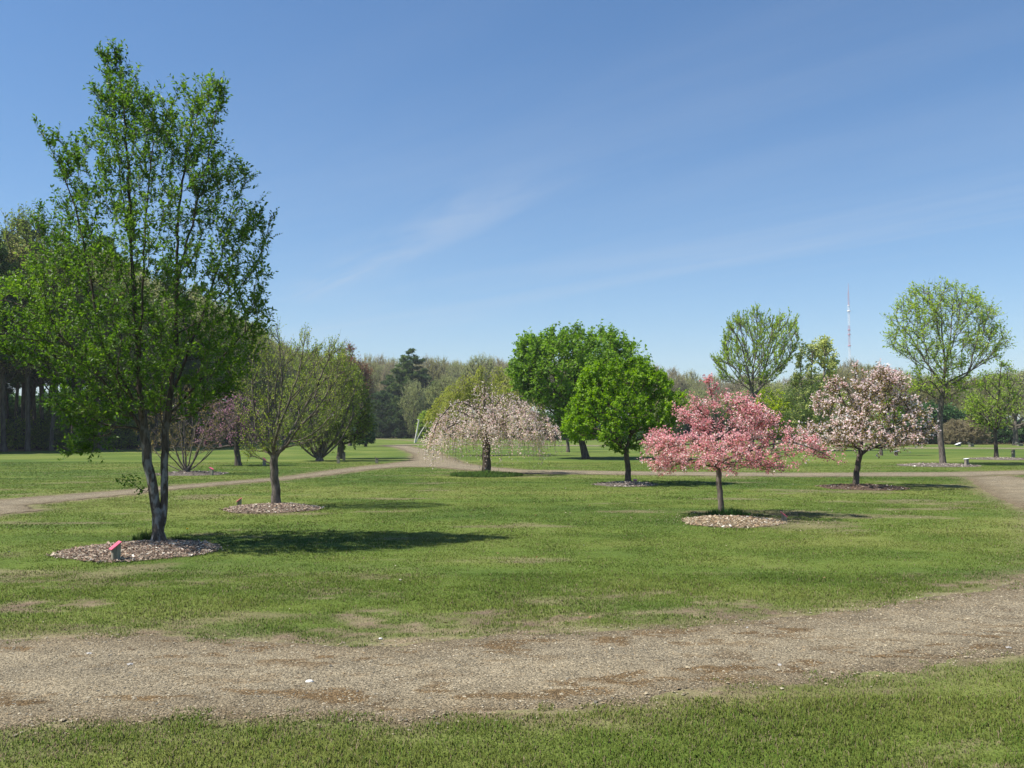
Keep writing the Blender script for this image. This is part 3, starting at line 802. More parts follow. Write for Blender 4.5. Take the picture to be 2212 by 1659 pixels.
# --- dandelions
def dandelion(u, v, label, seed):
    rng = R(seed); p = ground(u, v); root = empty('dandelion', (p[0], p[1], 0), label, 'dandelion')
    g = Geo(); tube(g, np.array([(0, 0, 0), (0.004, 0, 0.04), (0.002, 0.004, 0.085)]), np.array([.002, .002, .0018]), 5); g.build('stem', M['leaf_green'], root)
    g = Geo(); n = 40; a = rng.uniform(0, 6.28, n); e = rng.uniform(0.05, 1.2, n)
    d = np.stack([np.cos(a) * np.cos(e), np.sin(a) * np.cos(e), np.sin(e)], -1)
    leaves(g, np.tile([0.002, 0.004, 0.085], (n, 1)), d, rng.normal(0, 1, (n, 3)), 0.022, 0.008, np.full(n, 0.5)); g.build('flower', M['dandelion'], root)
M['dandelion'] = paint_mat('dandelion_yellow', (0.80, 0.58, 0.02), 0.7)
dandelion(404, 1155, 'yellow dandelion at the rim of the chips right of the twin-stemmed tree', 1)
dandelion(1318, 1003, 'yellow dandelion in the grass left of the smaller round green tree', 2)

# =================================================================== foreground trees
# 1. tall twin-stemmed green tree
P1 = [(240, 92), (262, 118), (270, 160), (296, 190), (320, 180), (336, 212), (372, 228), (398, 200), (425, 158), (448, 165), (460, 210), (486, 165), (490, 230), (462, 290), (478, 340), (500, 350), (540, 362), (540, 385), (510, 410), (548, 450), (562, 430), (578, 520), (582, 600), (565, 640), (580, 700), (560, 740), (545, 790), (500, 850), (430, 905), (350, 890), (280, 900), (245, 940), (200, 975), (140, 985), (165, 930), (110, 880), (130, 815), (75, 795), (20, 770), (-40, 735), (-35, 665), (30, 615), (105, 550), (85, 475), (145, 440), (160, 395), (125, 395), (140, 335), (100, 292), (190, 315), (215, 260), (205, 195), (226, 200), (218, 110)]
T1 = [[(345, 1180), (338, 1110), (330, 1050), (320, 1000), (311, 930), (303, 860), (300, 780), (296, 690, -.06), (290, 560, -.1), (286, 430, -.1), (276, 300, -.05), (262, 190), (246, 105)],
      [(346, 1160), (352, 1100, .03), (351, 1010, .07), (352, 930, .10), (360, 850, .14), (369, 700, .2), (371, 560, .2), (373, 460, .2), (392, 330, .2), (412, 250, .2), (428, 170, .2)],
      [(360, 850, .2), (395, 740, .3), (430, 640, .35), (462, 540, .35), (482, 440, .35), (520, 375, .35)],
      [(369, 700, .2), (385, 600, 0), (425, 470, -.1), (455, 340, -.1), (485, 180, -.1)],
      [(305, 890), (265, 800, -.2), (240, 740, -.3), (222, 620, -.35), (190, 480, -.3), (150, 370, -.3), (110, 298, -.3)],
      [(312, 940), (280, 880, -.1), (220, 800, -.3), (140, 710, -.45), (55, 660, -.5), (-15, 690, -.5)],
      [(300, 800), (330, 720, -.4), (345, 600, -.55), (350, 450, -.5), (355, 330, -.4), (340, 215, -.2)],
      [(352, 900, .18), (420, 830, .1), (490, 760, 0), (560, 690, -.05)],
      [(312, 935), (270, 900, .25), (215, 900, .3), (165, 955, .2)],
      [(296, 690), (235, 560, .25), (170, 500, .35), (95, 465, .4)],
      [(369, 720, .2), (450, 650, .5), (530, 560, .5), (570, 450, .4)],
      [(300, 800), (270, 690, .4), (255, 560, .5), (240, 400, .35), (232, 160, .1)]]
root1, S1, tw1 = tree('broadleaf_tree', 'tallest tree, twin-stemmed with patchy pale bark and bright green leaves, at the left', 'tree', (348, 1180), P1, T1, M['bark_t1'], 0.084,
     n=2300, bf=0.6, depth=0.8, seed=11, clump=0.3, cs=0.4, up=0.9, expo=0.55, r_tip=0.0022, per=3, tlen=0.20, tup=0.6, max_tips=8, shrink=0.1, tspread=0.5, trad=0.0022, flare=1.55, flare_h=0.22,
     step=0.12, wob=0.006, foliage=[dict(part='foliage', mat=M['leaf_t1'], m=8, ln=0.058, wd=0.028, upn=0.75, droop=0.1, along=0.6, tint=(0.42, 0.25), cl=(0.5, 0.5))])
# low sprig on the left of its trunk
rng = R(12); gs, gl = Geo(), Geo()
sp = np.array([(p[0], -0.05, p[1]) for p in on_plane([(322, 1052), (312, 1062), (295, 1055), (275, 1040), (252, 1035)], 12.25, ground(348, 1180)[0])])
tube(gs, catmull(sp, 0.05), np.linspace(0.006, 0.002, len(catmull(sp, 0.05))), 5)
cp = catmull(sp, 0.05)[2:]
tw = np.stack([cp, cp + rng.normal(0, 0.05, cp.shape), cp + rng.normal(0, 0.11, cp.shape) * [1, 1, 0.5] + [0, 0, 0.02]], 1); tw = np.concatenate([tw, tw + rng.normal(0, .02, tw.shape)])
leaf_on_twigs(gl, tw, rng, 7, 0.055, 0.03)
so = gs.build('low_branch', M['bark_brown'], root1, True); gl.build('foliage', M['leaf_t1'], so)

# 2. vase-shaped budding tree
P2 = [(505, 890), (508, 820), (530, 770), (560, 730), (588, 690), (600, 690), (612, 740), (655, 712), (668, 712), (690, 752), (722, 724), (732, 728), (765, 770), (785, 820), (760, 870), (725, 910), (690, 950), (655, 968), (625, 965), (595, 975), (560, 985), (525, 1000), (520, 960)]
T2 = [[(598, 1096), (596, 1060), (593, 1030), (592, 1005), (592, 986)],
      [(592, 990), (575, 968), (557, 930, -.1), (553, 865, -.15), (548, 790, -.1), (570, 720, -.1)],
      [(592, 986), (589, 950), (600, 895, .1), (606, 820, .1), (598, 700, .05)],
      [(592, 984), (612, 968), (628, 956, -.15), (651, 926, -.25), (686, 889, -.3), (732, 820, -.25)],
      [(592, 986), (605, 940, -.3), (632, 875, -.4), (655, 800, -.35), (664, 715, -.2)],
      [(612, 966), (640, 900, .3), (680, 820, .4), (722, 730, .3)],
      [(590, 965), (572, 900, .3), (570, 830, .4), (580, 750, .3)], [(628, 956), (665, 945, -.1), (700, 920, -.1)]]
tree('budding_tree', 'short vase-shaped tree with thin budding leaves in a chip ring left of the path', 'tree', (597, 1096), P2, T2, M['bark_grey'], 0.082,
     n=900, bf=0.9, depth=0.85, seed=21, clump=0.55, cs=0.4, up=0.7, expo=0.50, r_tip=0.0026, per=3, tlen=0.22, tup=0.55, max_tips=6, tspread=0.4, trad=0.0022, step=0.12, wob=0.01,
     foliage=[dict(part='foliage', mat=M['leaf_bud'], m=4, ln=0.040, wd=0.021, upn=0.5, droop=-0.1, along=0.9, tint=(0.45, 0.28), cl=(0.5, 0.4), frac=0.8)])

# 4. smaller round green tree
P4 = [(1245, 850), (1255, 800), (1290, 778), (1340, 760), (1388, 768), (1405, 792), (1440, 812), (1478, 848), (1482, 880), (1468, 905), (1445, 942), (1420, 955), (1390, 965), (1345, 985), (1300, 962), (1262, 948), (1225, 955), (1208, 920), (1222, 870)]
T4 = [[(1355, 1046), (1356, 1015), (1353, 990), (1352, 975)], [(1352, 978), (1342, 955), (1330, 920), (1310, 870, -.2), (1290, 820, -.2)], [(1352, 975), (1360, 945), (1363, 900), (1358, 840), (1350, 785)], [(1360, 945), (1390, 905, -.2), (1425, 860, -.3)], [(1342, 955), (1300, 930, .3), (1255, 915, .4)], [(1362, 905), (1385, 850, .4), (1400, 810, .4)]]
tree('round_tree', 'smaller round tree with fresh green leaves and a slim forked trunk by the path', 'tree', (1355, 1046), P4, T4, M['bark_brown'], 0.078,
     n=620, bf=0.35, depth=0.95, seed=41, shrink=0.45, clump=0.55, cs=0.5, up=0.25, per=4, tlen=0.22, tup=0.05, max_tips=6, trad=0.003, step=0.15,
     foliage=[dict(part='foliage', mat=M['leaf_green'], m=11, ln=0.085, wd=0.055, upn=1.2, droop=0.3, tint=(0.45, 0.28), cl=(0.55, 0.7))])

# 5. large round green tree behind
P5 = [(1100, 780), (1118, 748), (1135, 716), (1150, 732), (1182, 703), (1205, 716), (1240, 704), (1270, 714), (1300, 710), (1330, 706), (1347, 726), (1372, 736), (1392, 770), (1408, 800), (1410, 850), (1400, 905), (1350, 940), (1290, 952), (1228, 955), (1200, 930), (1185, 895), (1135, 862), (1105, 832), (1094, 800)]
T5 = [[(1266, 991), (1260, 965), (1253, 940), (1247, 900), (1243, 850)], [(1253, 935), (1225, 880, -.3), (1180, 820, -.6), (1140, 770, -.5)], [(1250, 920), (1275, 860, .3), (1310, 790, .5), (1340, 740, .4)], [(1245, 870), (1240, 800), (1235, 730)], [(1250, 925), (1300, 880, -.5), (1360, 830, -.8)], [(1246, 890), (1210, 820, .8), (1190, 740, .8)]]
tree('round_tree', 'large round tree with dense green leaves behind the smaller round tree', 'tree', (1266, 991), P5, T5, M['bark_brown'], 0.17,
     n=1100, bf=0.35, depth=0.9, seed=52, shrink=0.45, clump=0.42, cs=1.1, up=0.25, per=4, tlen=0.55, tup=0.1, max_tips=6, trad=0.006, r_tip=0.008, step=0.3, flare_h=0.5,
     foliage=[dict(part='foliage', mat=M['leaf_green2'], m=8, ln=0.19, wd=0.13, upn=0.9, droop=0.2, tint=(0.45, 0.28), cl=(1.1, 0.7))])

# 6. bright pink blossoming tree
P6 = [(1528, 814), (1535, 821), (1552, 837), (1558, 851), (1571, 846), (1605, 860), (1652, 887), (1685, 910), (1705, 921), (1744, 943), (1777, 976), (1794, 996), (1771, 999), (1749, 968), (1710, 954), (1700, 985), (1697, 1021), (1660, 1024), (1599, 1007), (1566, 1018), (1516, 1015), (1413, 1021), (1413, 1008), (1455, 997), (1383, 993), (1399, 976), (1388, 954), (1421, 932), (1466, 951), (1502, 924), (1477, 910), (1458, 882), (1466, 882), (1488, 908), (1488, 896), (1513, 893), (1485, 868), (1494, 865), (1527, 885), (1533, 851), (1526, 829)]
T6 = [[(1559, 1116), (1557, 1085), (1555, 1050), (1552, 1015), (1549, 985), (1548, 950), (1545, 900)],
      [(1545, 900), (1537, 860), (1530, 818)], [(1549, 985), (1500, 960, -.2), (1440, 965, -.35), (1390, 985, -.4)], [(1551, 1000), (1610, 975, -.2), (1690, 955, -.3), (1760, 975, -.3), (1790, 994, -.3)],
      [(1548, 950), (1600, 920, .2), (1680, 915, .35)], [(1548, 960), (1510, 915, .15), (1470, 888, .2)], [(1547, 930), (1515, 895, -.2), (1488, 868, -.2)], [(1546, 915), (1580, 875, -.1), (1620, 868, -.1)],
      [(1550, 990), (1500, 1000, .3), (1420, 1013, .4)], [(1551, 1000), (1620, 1000, .3), (1690, 1015, .4)], [(1549, 980), (1565, 960, -.5), (1590, 950, -.8)], [(1549, 980), (1530, 950, .5), (1520, 940, .8)]]
tree('blossom_tree', 'low spreading tree covered in bright pink blossom, right of centre', 'tree', (1559, 1116), P6, T6, M['bark_grey'], 0.05,
     n=720, bf=0.3, depth=0.85, seed=61, clump=0.85, cs=0.30, up=0.15, per=3, tlen=0.17, tup=0.45, max_tips=7, trad=0.002, r_tip=0.003, step=0.1, wob=0.008, flare=1.2,
     foliage=[dict(part='blossom', mat=M['pink'], m=9, ln=0.036, wd=0.034, upn=0.5, droop=0.0, jit=0.024, t0=0.5, tint=(0.46, 0.30), cl=(0.35, 0.5), fold=0.1),
              dict(part='foliage', mat=M['leaf_rust'], m=3, ln=0.045, wd=0.022, upn=0.5, tint=(0.5, 0.25), frac=0.55)])

# 7. pale pink and white blossoming tree
P7 = [(1842, 790), (1864, 792), (1877, 802), (1892, 785), (1904, 798), (1936, 805), (1956, 824), (1975, 834), (1972, 860), (1998, 867), (2024, 877), (2015, 903), (1998, 922), (2024, 939), (1995, 955), (1956, 972), (1904, 975), (1877, 968), (1854, 978), (1818, 968), (1776, 962), (1733, 962), (1726, 930), (1760, 916), (1779, 896), (1760, 864), (1786, 834), (1815, 811), (1835, 805)]
T7 = [[(1848, 1053), (1850, 1030), (1852, 1010), (1856, 990), (1860, 970), (1860, 930), (1858, 880)], [(1856, 988), (1872, 972), (1895, 945, -.2), (1930, 915, -.3), (1990, 890, -.3)], [(1858, 970), (1820, 940, .2), (1770, 935, .3)], [(1859, 920), (1890, 860, .3), (1930, 825, .3)], [(1858, 900), (1835, 860, -.2), (1810, 830, -.2)], [(1858, 880), (1850, 830), (1850, 795)], [(1860, 950), (1870, 920, -.6), (1880, 880, -.9)], [(1860, 950), (1850, 930, .6), (1850, 900, .9)], [(1872, 972), (1930, 955, .2), (2000, 940, .2)]]
tree('blossom_tree', 'rounded tree with pale pink-white blossom over bronze leaves, in a dark mulch ring', 'tree', (1848, 1053), P7, T7, M['bark_dark'], 0.075,
     n=520, bf=0.32, depth=0.9, seed=71, clump=0.92, cs=0.48, up=0.2, per=3, tlen=0.26, tup=0.2, max_tips=7, trad=0.0025, r_tip=0.004, step=0.12, wob=0.01,
     foliage=[dict(part='blossom', mat=M['pinkwhite'], m=9, ln=0.056, wd=0.050, upn=0.6, droop=0.0, jit=0.034, t0=0.68, tint=(0.6, 0.25), cl=(0.5, 0.4), fold=0.1, frac=0.62),
              dict(part='foliage', mat=M['leaf_rust'], m=5, ln=0.075, wd=0.042, upn=0.6, tint=(0.4, 0.25))])

# ------------------------------------------------------------------ weeping trees
def hang(starts, out, length, rng, K=9, spread=0.5):
    """arching strands that fall from their starts"""
    Sn = len(starts); t = np.linspace(0, 1, K)[None, :, None]
    L = length[:, None, None]
    o = out[:, None] * spread[:, None, None]
    fall = np.stack([np.zeros((Sn, K)), np.zeros((Sn, K)), -(t[..., 0] ** 1.5) * length[:, None]], -1)
    P = starts[:, None] + o * (1 - (1 - t) ** 2.2) + np.array([0, 0, 1]) * (0.10 * L * np.sin(np.pi * np.clip(t * 2.2, 0, 1))) * 0.5 + fall
    sway = rng.normal(0, 0.02, (Sn, 1, 3)) * t * L * 2
    return P + sway + np.cumsum(rng.normal(0, 0.008, (Sn, K, 3)), 1) * [1, 1, 0.3]

def on_strands(geo, P, rng, m, ln, wd, tint, jit, t0=0.1, fold=0.12, droop=0.6):
    Sn, K, _ = P.shape
    t = rng.uniform(t0, 1, (Sn, m)) * (K - 1); i = np.minimum(t.astype(int), K - 2); f = (t - i)[..., None]
    s = np.arange(Sn)[:, None]
    a = (P[s, i] * (1 - f) + P[s, i + 1] * f).reshape(-1, 3) + rng.normal(0, jit, (Sn * m, 3))
    d = norm(rng.normal(0, 0.7, a.shape) - [0, 0, droop])
    sz = rng.uniform(0.65, 1.3, len(a))
    leaves(geo, a, d, norm(rng.normal(0, 1, a.shape)), ln * sz, wd * sz, np.clip(rng.normal(tint[0], tint[1], len(a)) + clumpy(a, 0.4, 0.3), 0, 1), fold)

def weeping(label, base, trunks, dome, bark, r_base, bl, lf, n, nstr, low, seed, trad, fall=(0.8, 1.0), start_z=0.0):
    rng = R(seed); g0 = ground(*base)
    poly = on_plane(dome, g0[1], g0[0]); trk = [on_plane(t, g0[1], g0[0]) for t in trunks]
    trk[0][0] = (trk[0][0][0], -0.04)
    root = empty('weeping_tree', (g0[0], g0[1], 0), label, 'tree')
    A = sample_crown(poly, n, 0.95, rng, 0.2, 0.6)
    S = grow(trk, A, 0.45, r_base, rng, trad * 1.6, 0.1, 0.60, 0.15, 0.012, start_z)
    pos = S['pos']; idx = np.where((S['tips'] < 30) & (pos[:, 2] > start_z))[0]
    an_ = np.arctan2(pos[idx, 1], pos[idx, 0]); wt = 0.12 + smooth(0.40, 0.62, vnoise(an_ * 2.6 + 50, pos[idx, 2] * 2.2, seed)) 
    pick = rng.choice(idx, nstr, p=wt / wt.sum())
    st = pos[pick] + rng.normal(0, 0.07, (nstr, 3))
    o = pos[pick] * [1, 1, 0]; rr = np.linalg.norm(o, axis=1); o = norm(o + rng.normal(0, 0.35, o.shape) * [1, 1, 0])
    lowz = rng.uniform(low[0], low[1], nstr) + 0.5 * rng.uniform(0, 1, nstr) ** 3
    lowz = lowz + (low[1] - low[0]) * 1.1 * smooth(0.45, 0.75, vnoise(np.arctan2(st[:, 1], st[:, 0]) * 3.1 + 20, st[:, 2] * 0.5, seed + 5)) - 0.15 * low[1]
    length = np.maximum((st[:, 2] - lowz) * rng.uniform(fall[0] * 0.45, fall[1], nstr), 0.15)
    sprd = rng.uniform(0.15, 0.55, nstr) * np.clip(length, 0.3, 1.4)
    P = hang(st, o, length, rng, spread=sprd)
    g = Geo(); skeleton_mesh(g, S, 1.3, 0.3); strips(g, P, trad, trad * 0.5); g.build('trunk', bark, root, True)
    for (part, mat, m, ln, wd, tint, jit, frac) in (bl, lf):
        if m == 0: continue
        g = Geo(); on_strands(g, P[rng.uniform(0, 1, nstr) < frac], rng, m, ln, wd, tint, jit); g.build(part, mat, root)
    return root
# 3. pale pink weeping tree
D3 = [(1042, 822), (1056, 826), (1075, 870), (1110, 845), (1122, 860), (1160, 885), (1195, 920), (1208, 958), (1175, 950), (1120, 935), (1040, 925), (980, 930), (935, 960), (938, 925), (965, 880), (1000, 862), (1030, 868)]
T3 = [[(1050, 1024), (1050, 985), (1049, 950), (1048, 915), (1047, 880), (1046, 850), (1046, 826)], [(1049, 915), (1075, 870, -.2), (1098, 850, -.3), (1112, 856, -.4), (1122, 890, -.5)], [(1049, 930), (1090, 900, .2), (1140, 888, .3), (1180, 905, .3), (1203, 950, .3)], [(1048, 910), (1020, 880, -.3), (985, 872, -.5), (950, 910, -.6), (935, 955, -.6)], [(1048, 920), (1020, 900, .6), (990, 900, 1.0), (970, 930, 1.2)], [(1049, 930), (1060, 895, -.7), (1070, 895, -1.2), (1075, 930, -1.5)], [(1049, 930), (1080, 895, .7), (1100, 900, 1.2)]]
weeping('weeping tree hung with pale pink blossom, thick dark trunk, between the paths', (1050, 1024), T3, D3, M['bark_brown'], 0.15,
        ('blossom', M['weepink'], 20, 0.056, 0.044, (0.6, 0.25), 0.034, 0.9), ('foliage', M['leaf_weep'], 12, 0.06, 0.022, (0.5, 0.25), 0.025, 0.75), 260, 800, (0.15, 0.9), 31, 0.004, (1.1, 1.0), 1.0)
# yellow-green weeping tree behind it
D3b = [(1040, 782), (1075, 790), (1110, 812), (1150, 822), (1168, 860), (1120, 880), (1040, 880), (970, 890), (925, 900), (940, 860), (985, 820), (1015, 795)]
T3b = [[(1050, 984), (1050, 950), (1045, 900), (1042, 840), (1040, 790)], [(1046, 900), (1090, 830, -.4), (1150, 830, -.6), (1165, 870, -.7)], [(1045, 890), (1000, 830, .4), (950, 860, .7), (915, 910, .8)], [(1044, 870), (1070, 810, .8), (1100, 820, 1.2)], [(1044, 870), (1010, 830, -.8), (985, 850, -1.2)]]
weeping('yellow-green weeping tree arching up behind the pink weeping tree', (1050, 984), T3b, D3b, M['bark_tan'], 0.16,
        ('foliage', M['leaf_weep2'], 34, 0.13, 0.06, (0.5, 0.25), 0.05, 1.0), ('foliage', M['leaf_weep'], 0, 0, 0, 0, 0, 0), 240, 520, (0.4, 2.2), 32, 0.008, (0.6, 1.0), 2.0)

# ------------------------------------------------------------------ right-hand trees
P8 = [(1982, 609), (2010, 625), (2031, 605), (2050, 608), (2073, 622), (2112, 638), (2119, 661), (2149, 666), (2145, 690), (2158, 726), (2173, 742), (2165, 764), (2136, 784), (2100, 800), (2120, 830), (2085, 850), (2038, 866), (2000, 850), (1965, 852), (1966, 812), (1988, 790), (1945, 764), (1920, 748), (1923, 687), (1949, 648), (1962, 625)]
T8 = [[(2037, 1004), (2034, 970), (2031, 935), (2031, 890), (2037, 838), (2042, 788), (2036, 739), (2034, 690), (2030, 640)], [(2038, 838), (2077, 811, -.5), (2087, 772, -.6), (2100, 723, -.6), (2108, 670, -.5)], [(2036, 830), (2005, 779, .3), (1982, 733, .5), (1955, 700, .5)], [(2042, 790), (2066, 730, .6), (2075, 650, .7)], [(2036, 760), (2010, 700, -.6), (1990, 640, -.7)], [(2038, 830), (2110, 795, .2), (2160, 765, .3)], [(2042, 788), (2040, 730, -1.0), (2050, 650, -1.2)], [(2036, 850), (1995, 825, -.6), (1960, 840, -.9)], [(2036, 800), (2020, 740, 1.0), (2010, 660, 1.2)], [(2036, 845), (2075, 835, .5), (2115, 840, .6)]]
tree('airy_tree', 'tall airy tree with straight grey trunk and thin spring leaves at the right', 'tree', (2037, 1004), P8, T8, M['bark_grey'], 0.13,
     n=1100, bf=0.65, depth=0.95, seed=81, clump=0.3, cs=0.9, up=0.5, expo=0.52, per=3, tlen=0.45, tup=0.3, max_tips=5, trad=0.006, r_tip=0.009, step=0.3, tspread=0.45, flare_h=0.4, flare=1.3,
     foliage=[dict(part='foliage', mat=M['leaf_ash'], m=4, ln=0.12, wd=0.07, upn=0.6, tint=(0.5, 0.25), cl=(0.9, 0.4), t0=0.4, frac=0.8)])
P9 = [(2165, 775), (2188, 788), (2192, 820), (2208, 860), (2202, 900), (2175, 928), (2112, 925), (2088, 898), (2085, 862), (2112, 832), (2130, 802), (2155, 795)]
T9 = [[(2152, 990), (2151, 960), (2150, 930), (2155, 887), (2158, 830), (2165, 782)], [(2150, 935), (2120, 905, -.4), (2095, 880, -.5)], [(2152, 915), (2180, 880, .4), (2198, 860, .4)], [(2156, 870), (2130, 830, .5)]]
tree('airy_tree', 'small thin-leaved tree with a slim straight trunk near the right edge', 'tree', (2152, 990), P9, T9, M['bark_dark'], 0.10,
     n=380, bf=0.4, depth=0.95, seed=91, clump=0.5, cs=0.9, up=0.3, per=3, tlen=0.4, tup=0.1, max_tips=5, trad=0.007, r_tip=0.01, step=0.3,
     foliage=[dict(part='foliage', mat=M['leaf_ash'], m=4, ln=0.14, wd=0.08, upn=0.8, tint=(0.3, 0.25), frac=0.7)])
P10 = [(2120, 905), (2150, 840), (2190, 805), (2250, 792), (2300, 830), (2310, 920), (2240, 935), (2180, 925)]
T10 = [[(2194, 962), (2194, 940), (2193, 920), (2200, 870), (2210, 820)], [(2193, 925), (2160, 900, -.5), (2140, 880, -.6)], [(2193, 920), (2240, 880, .5), (2280, 850)]]
tree('airy_tree', 'sparse greyish tree cut off by the right edge beyond the far path', 'tree', (2194, 962), P10, T10, M['bark_grey'], 0.24,
     n=330, bf=0.4, depth=0.9, seed=101, clump=0.4, cs=1.5, up=0.3, per=3, tlen=0.8, tup=0.15, max_tips=5, trad=0.014, r_tip=0.02, step=0.6,
     foliage=[dict(part='foliage', mat=M['leaf_far2'], m=4, ln=0.24, wd=0.14, upn=0.6, tint=(0.35, 0.25), frac=0.7)])
P11 = [(1635, 665), (1659, 684), (1670, 700), (1681, 682), (1693, 680), (1722, 691), (1725, 722), (1715, 768), (1680, 815), (1632, 845), (1604, 826), (1560, 822), (1543, 790), (1536, 770), (1560, 765), (1562, 729), (1570, 704), (1591, 685), (1606, 678), (1618, 675)]
T11 = [[(1624, 974), (1623, 930), (1624, 890), (1626, 858)], [(1626, 860), (1628, 798, .2), (1637, 754, .3), (1637, 675, .2)], [(1626, 858), (1659, 815, -.4), (1694, 779, -.6), (1720, 735, -.6)], [(1626, 858), (1612, 798, -.3), (1595, 740, -.5), (1572, 705, -.5)], [(1640, 835), (1667, 762, .6), (1688, 685, .6)], [(1620, 835), (1585, 790, .6), (1545, 775, .6)], [(1628, 800), (1612, 740, .8), (1605, 680, .9)], [(1628, 810), (1655, 740, -1.0), (1660, 690, -1.1)]]
tree('airy_tree', 'vase-shaped tree with upswept bare branches and thin leaves behind the bright pink tree', 'tree', (1624, 974), P11, T11, M['bark_grey'], 0.2,
     n=820, bf=0.9, depth=0.9, seed=111, shrink=0.05, clump=0.4, cs=1.0, up=0.9, expo=0.52, per=3, tlen=0.6, tup=0.9, max_tips=4, trad=0.010, r_tip=0.016, step=0.4, tspread=0.3,
     foliage=[dict(part='foliage', mat=M['leaf_ash'], m=4, ln=0.19, wd=0.10, upn=0.4, droop=-0.2, along=0.9, tint=(0.4, 0.25), t0=0.4, frac=0.75)])
P12 = [(1730, 742), (1752, 731), (1762, 750), (1777, 730), (1791, 741), (1808, 778), (1802, 800), (1786, 838), (1800, 880), (1790, 930), (1758, 945), (1715, 940), (1692, 900), (1702, 840), (1722, 798), (1727, 762)]
T12 = [[(1752, 974), (1752, 930), (1750, 890), (1752, 830), (1755, 738)], [(1752, 900), (1735, 830, .4), (1735, 750, .4)], [(1751, 890), (1775, 820, -.3), (1780, 735, -.3)], [(1752, 900), (1790, 840, .5), (1803, 785, .5)], [(1752, 920), (1720, 880, -.5), (1705, 850, -.6)]]
tree('poplar_tree', 'pale green upright tree with several plumes behind the two blossoming trees', 'tree', (1752, 974), P12, T12, M['bark_tan'], 0.17,
     n=480, bf=0.35, depth=0.9, seed=121, clump=0.75, cs=0.9, up=0.7, per=3, tlen=0.5, tup=0.5, max_tips=6, trad=0.008, r_tip=0.014, step=0.4,
     foliage=[dict(part='foliage', mat=M['leaf_aspen'], m=7, ln=0.20, wd=0.13, upn=0.3, tint=(0.45, 0.25), cl=(1.0, 0.5))])
P13 = [(1634, 848), (1660, 838), (1698, 846), (1713, 872), (1716, 910), (1700, 945), (1660, 950), (1630, 930), (1625, 880)]
T13 = [[(1672, 970), (1672, 940), (1672, 900), (1672, 860)], [(1672, 945), (1650, 900, .3), (1640, 870)], [(1672, 945), (1695, 900, -.3), (1702, 870)]]
tree('leafy_bush', 'bright yellow-green bush behind the bright pink tree', 'shrub', (1672, 970), P13, T13, M['bark_brown'], 0.1,
     n=260, bf=0.4, depth=0.9, seed=131, clump=0.5, cs=0.9, per=3, tlen=0.4, max_tips=6, trad=0.008, r_tip=0.012, step=0.4,
     foliage=[dict(part='foliage', mat=M['leaf_yellow'], m=7, ln=0.19, wd=0.12, upn=0.8, tint=(0.45, 0.25), cl=(0.8, 0.5))])
P14 = [(1200, 880), (1215, 850), (1235, 850), (1250, 880), (1245, 930), (1215, 940), (1200, 920)]
tree('young_tree', 'thin grey trunk standing left of the large round green tree, crown lost in its leaves', 'tree', (1227, 977), P14, [[(1227, 977), (1226, 950), (1225, 900), (1226, 860)]], M['bark_grey'], 0.11,
     n=120, bf=0.4, depth=0.9, seed=141, per=3, tlen=0.5, max_tips=6, trad=0.008, r_tip=0.012, step=0.4,
     foliage=[dict(part='foliage', mat=M['leaf_green2'], m=5, ln=0.18, wd=0.11, tint=(0.4, 0.2))])
P15 = [(1905, 880), (1915, 850), (1945, 850), (1950, 890), (1930, 930), (1900, 920)]
tree('young_tree', 'slim grey trunk seen under the pale blossoming tree, right of its trunk', 'tree', (1904, 984), P15, [[(1904, 984), (1904, 950), (1910, 910), (1925, 870)]], M['bark_grey'], 0.08,
     n=90, bf=0.4, depth=0.9, seed=151, per=3, tlen=0.5, max_tips=6, trad=0.008, r_tip=0.012, step=0.4,
     foliage=[dict(part='foliage', mat=M['leaf_ash'], m=5, ln=0.18, wd=0.11, tint=(0.3, 0.2))])

# ------------------------------------------------------------------ left middle ground
def fan(base, tips, rng, j=6):
    """several stems from one stool; tips are picture points with a depth"""
    out = [[base, (base[0], base[1] - 4)]]
    for t in tips:
        m = (base[0] + (t[0] - base[0]) * 0.55 + rng.uniform(-j, j), base[1] + (t[1] - base[1]) * 0.42, t[2] * 0.5)
        q = (base[0] + (t[0] - base[0]) * 0.2, base[1] + (t[1] - base[1]) * 0.14, t[2] * 0.15)
        out.append([(base[0], base[1] - 3, 0), q, m, t])
    return out
rng = R(3)
PA = [(300, 965), (315, 905), (350, 850), (400, 830), (460, 840), (520, 880), (515, 920), (480, 950), (440, 980), (400, 985), (350, 985), (315, 985)]
TA = fan((402, 1024), [(320, 960, .2), (340, 900, -.4), (370, 860, .4), (400, 840, -.2), (430, 845, .5), (470, 870, -.4), (510, 890, .2), (495, 930, -.5), (350, 930, .6), (440, 900, .8), (380, 900, -.8)], rng)
tree('bare_shrub', 'bare many-stemmed shrub with bronze buds, seen just right of the tall twin-stemmed trunk', 'shrub', (402, 1024), PA, TA, M['bark_grey'], 0.10,
     n=420, bf=0.6, depth=0.9, seed=161, clump=0.3, up=0.4, per=2, tlen=0.35, tup=0.4, max_tips=4, trad=0.004, r_tip=0.005, expo=0.58, step=0.2, flare=1.1,
     foliage=[dict(part='foliage', mat=M['leaf_rust'], m=4, ln=0.065, wd=0.035, tint=(0.5, 0.25), frac=0.6)])
PB = [(425, 935), (440, 880), (470, 855), (500, 842), (535, 848), (565, 895), (578, 940), (545, 958), (480, 955), (440, 962)]
TB = [[(515, 1006), (514, 985), (512, 960), (511, 935), (515, 890), (505, 855)], [(512, 962), (490, 964, -.1), (465, 968, -.2), (435, 960, -.3)], [(511, 940), (545, 915, .2), (565, 900, .3)], [(511, 935), (480, 900, .4), (455, 880, .5)], [(511, 935), (530, 890, -.4)], [(513, 955), (545, 950, -.3), (570, 945, -.3)]]
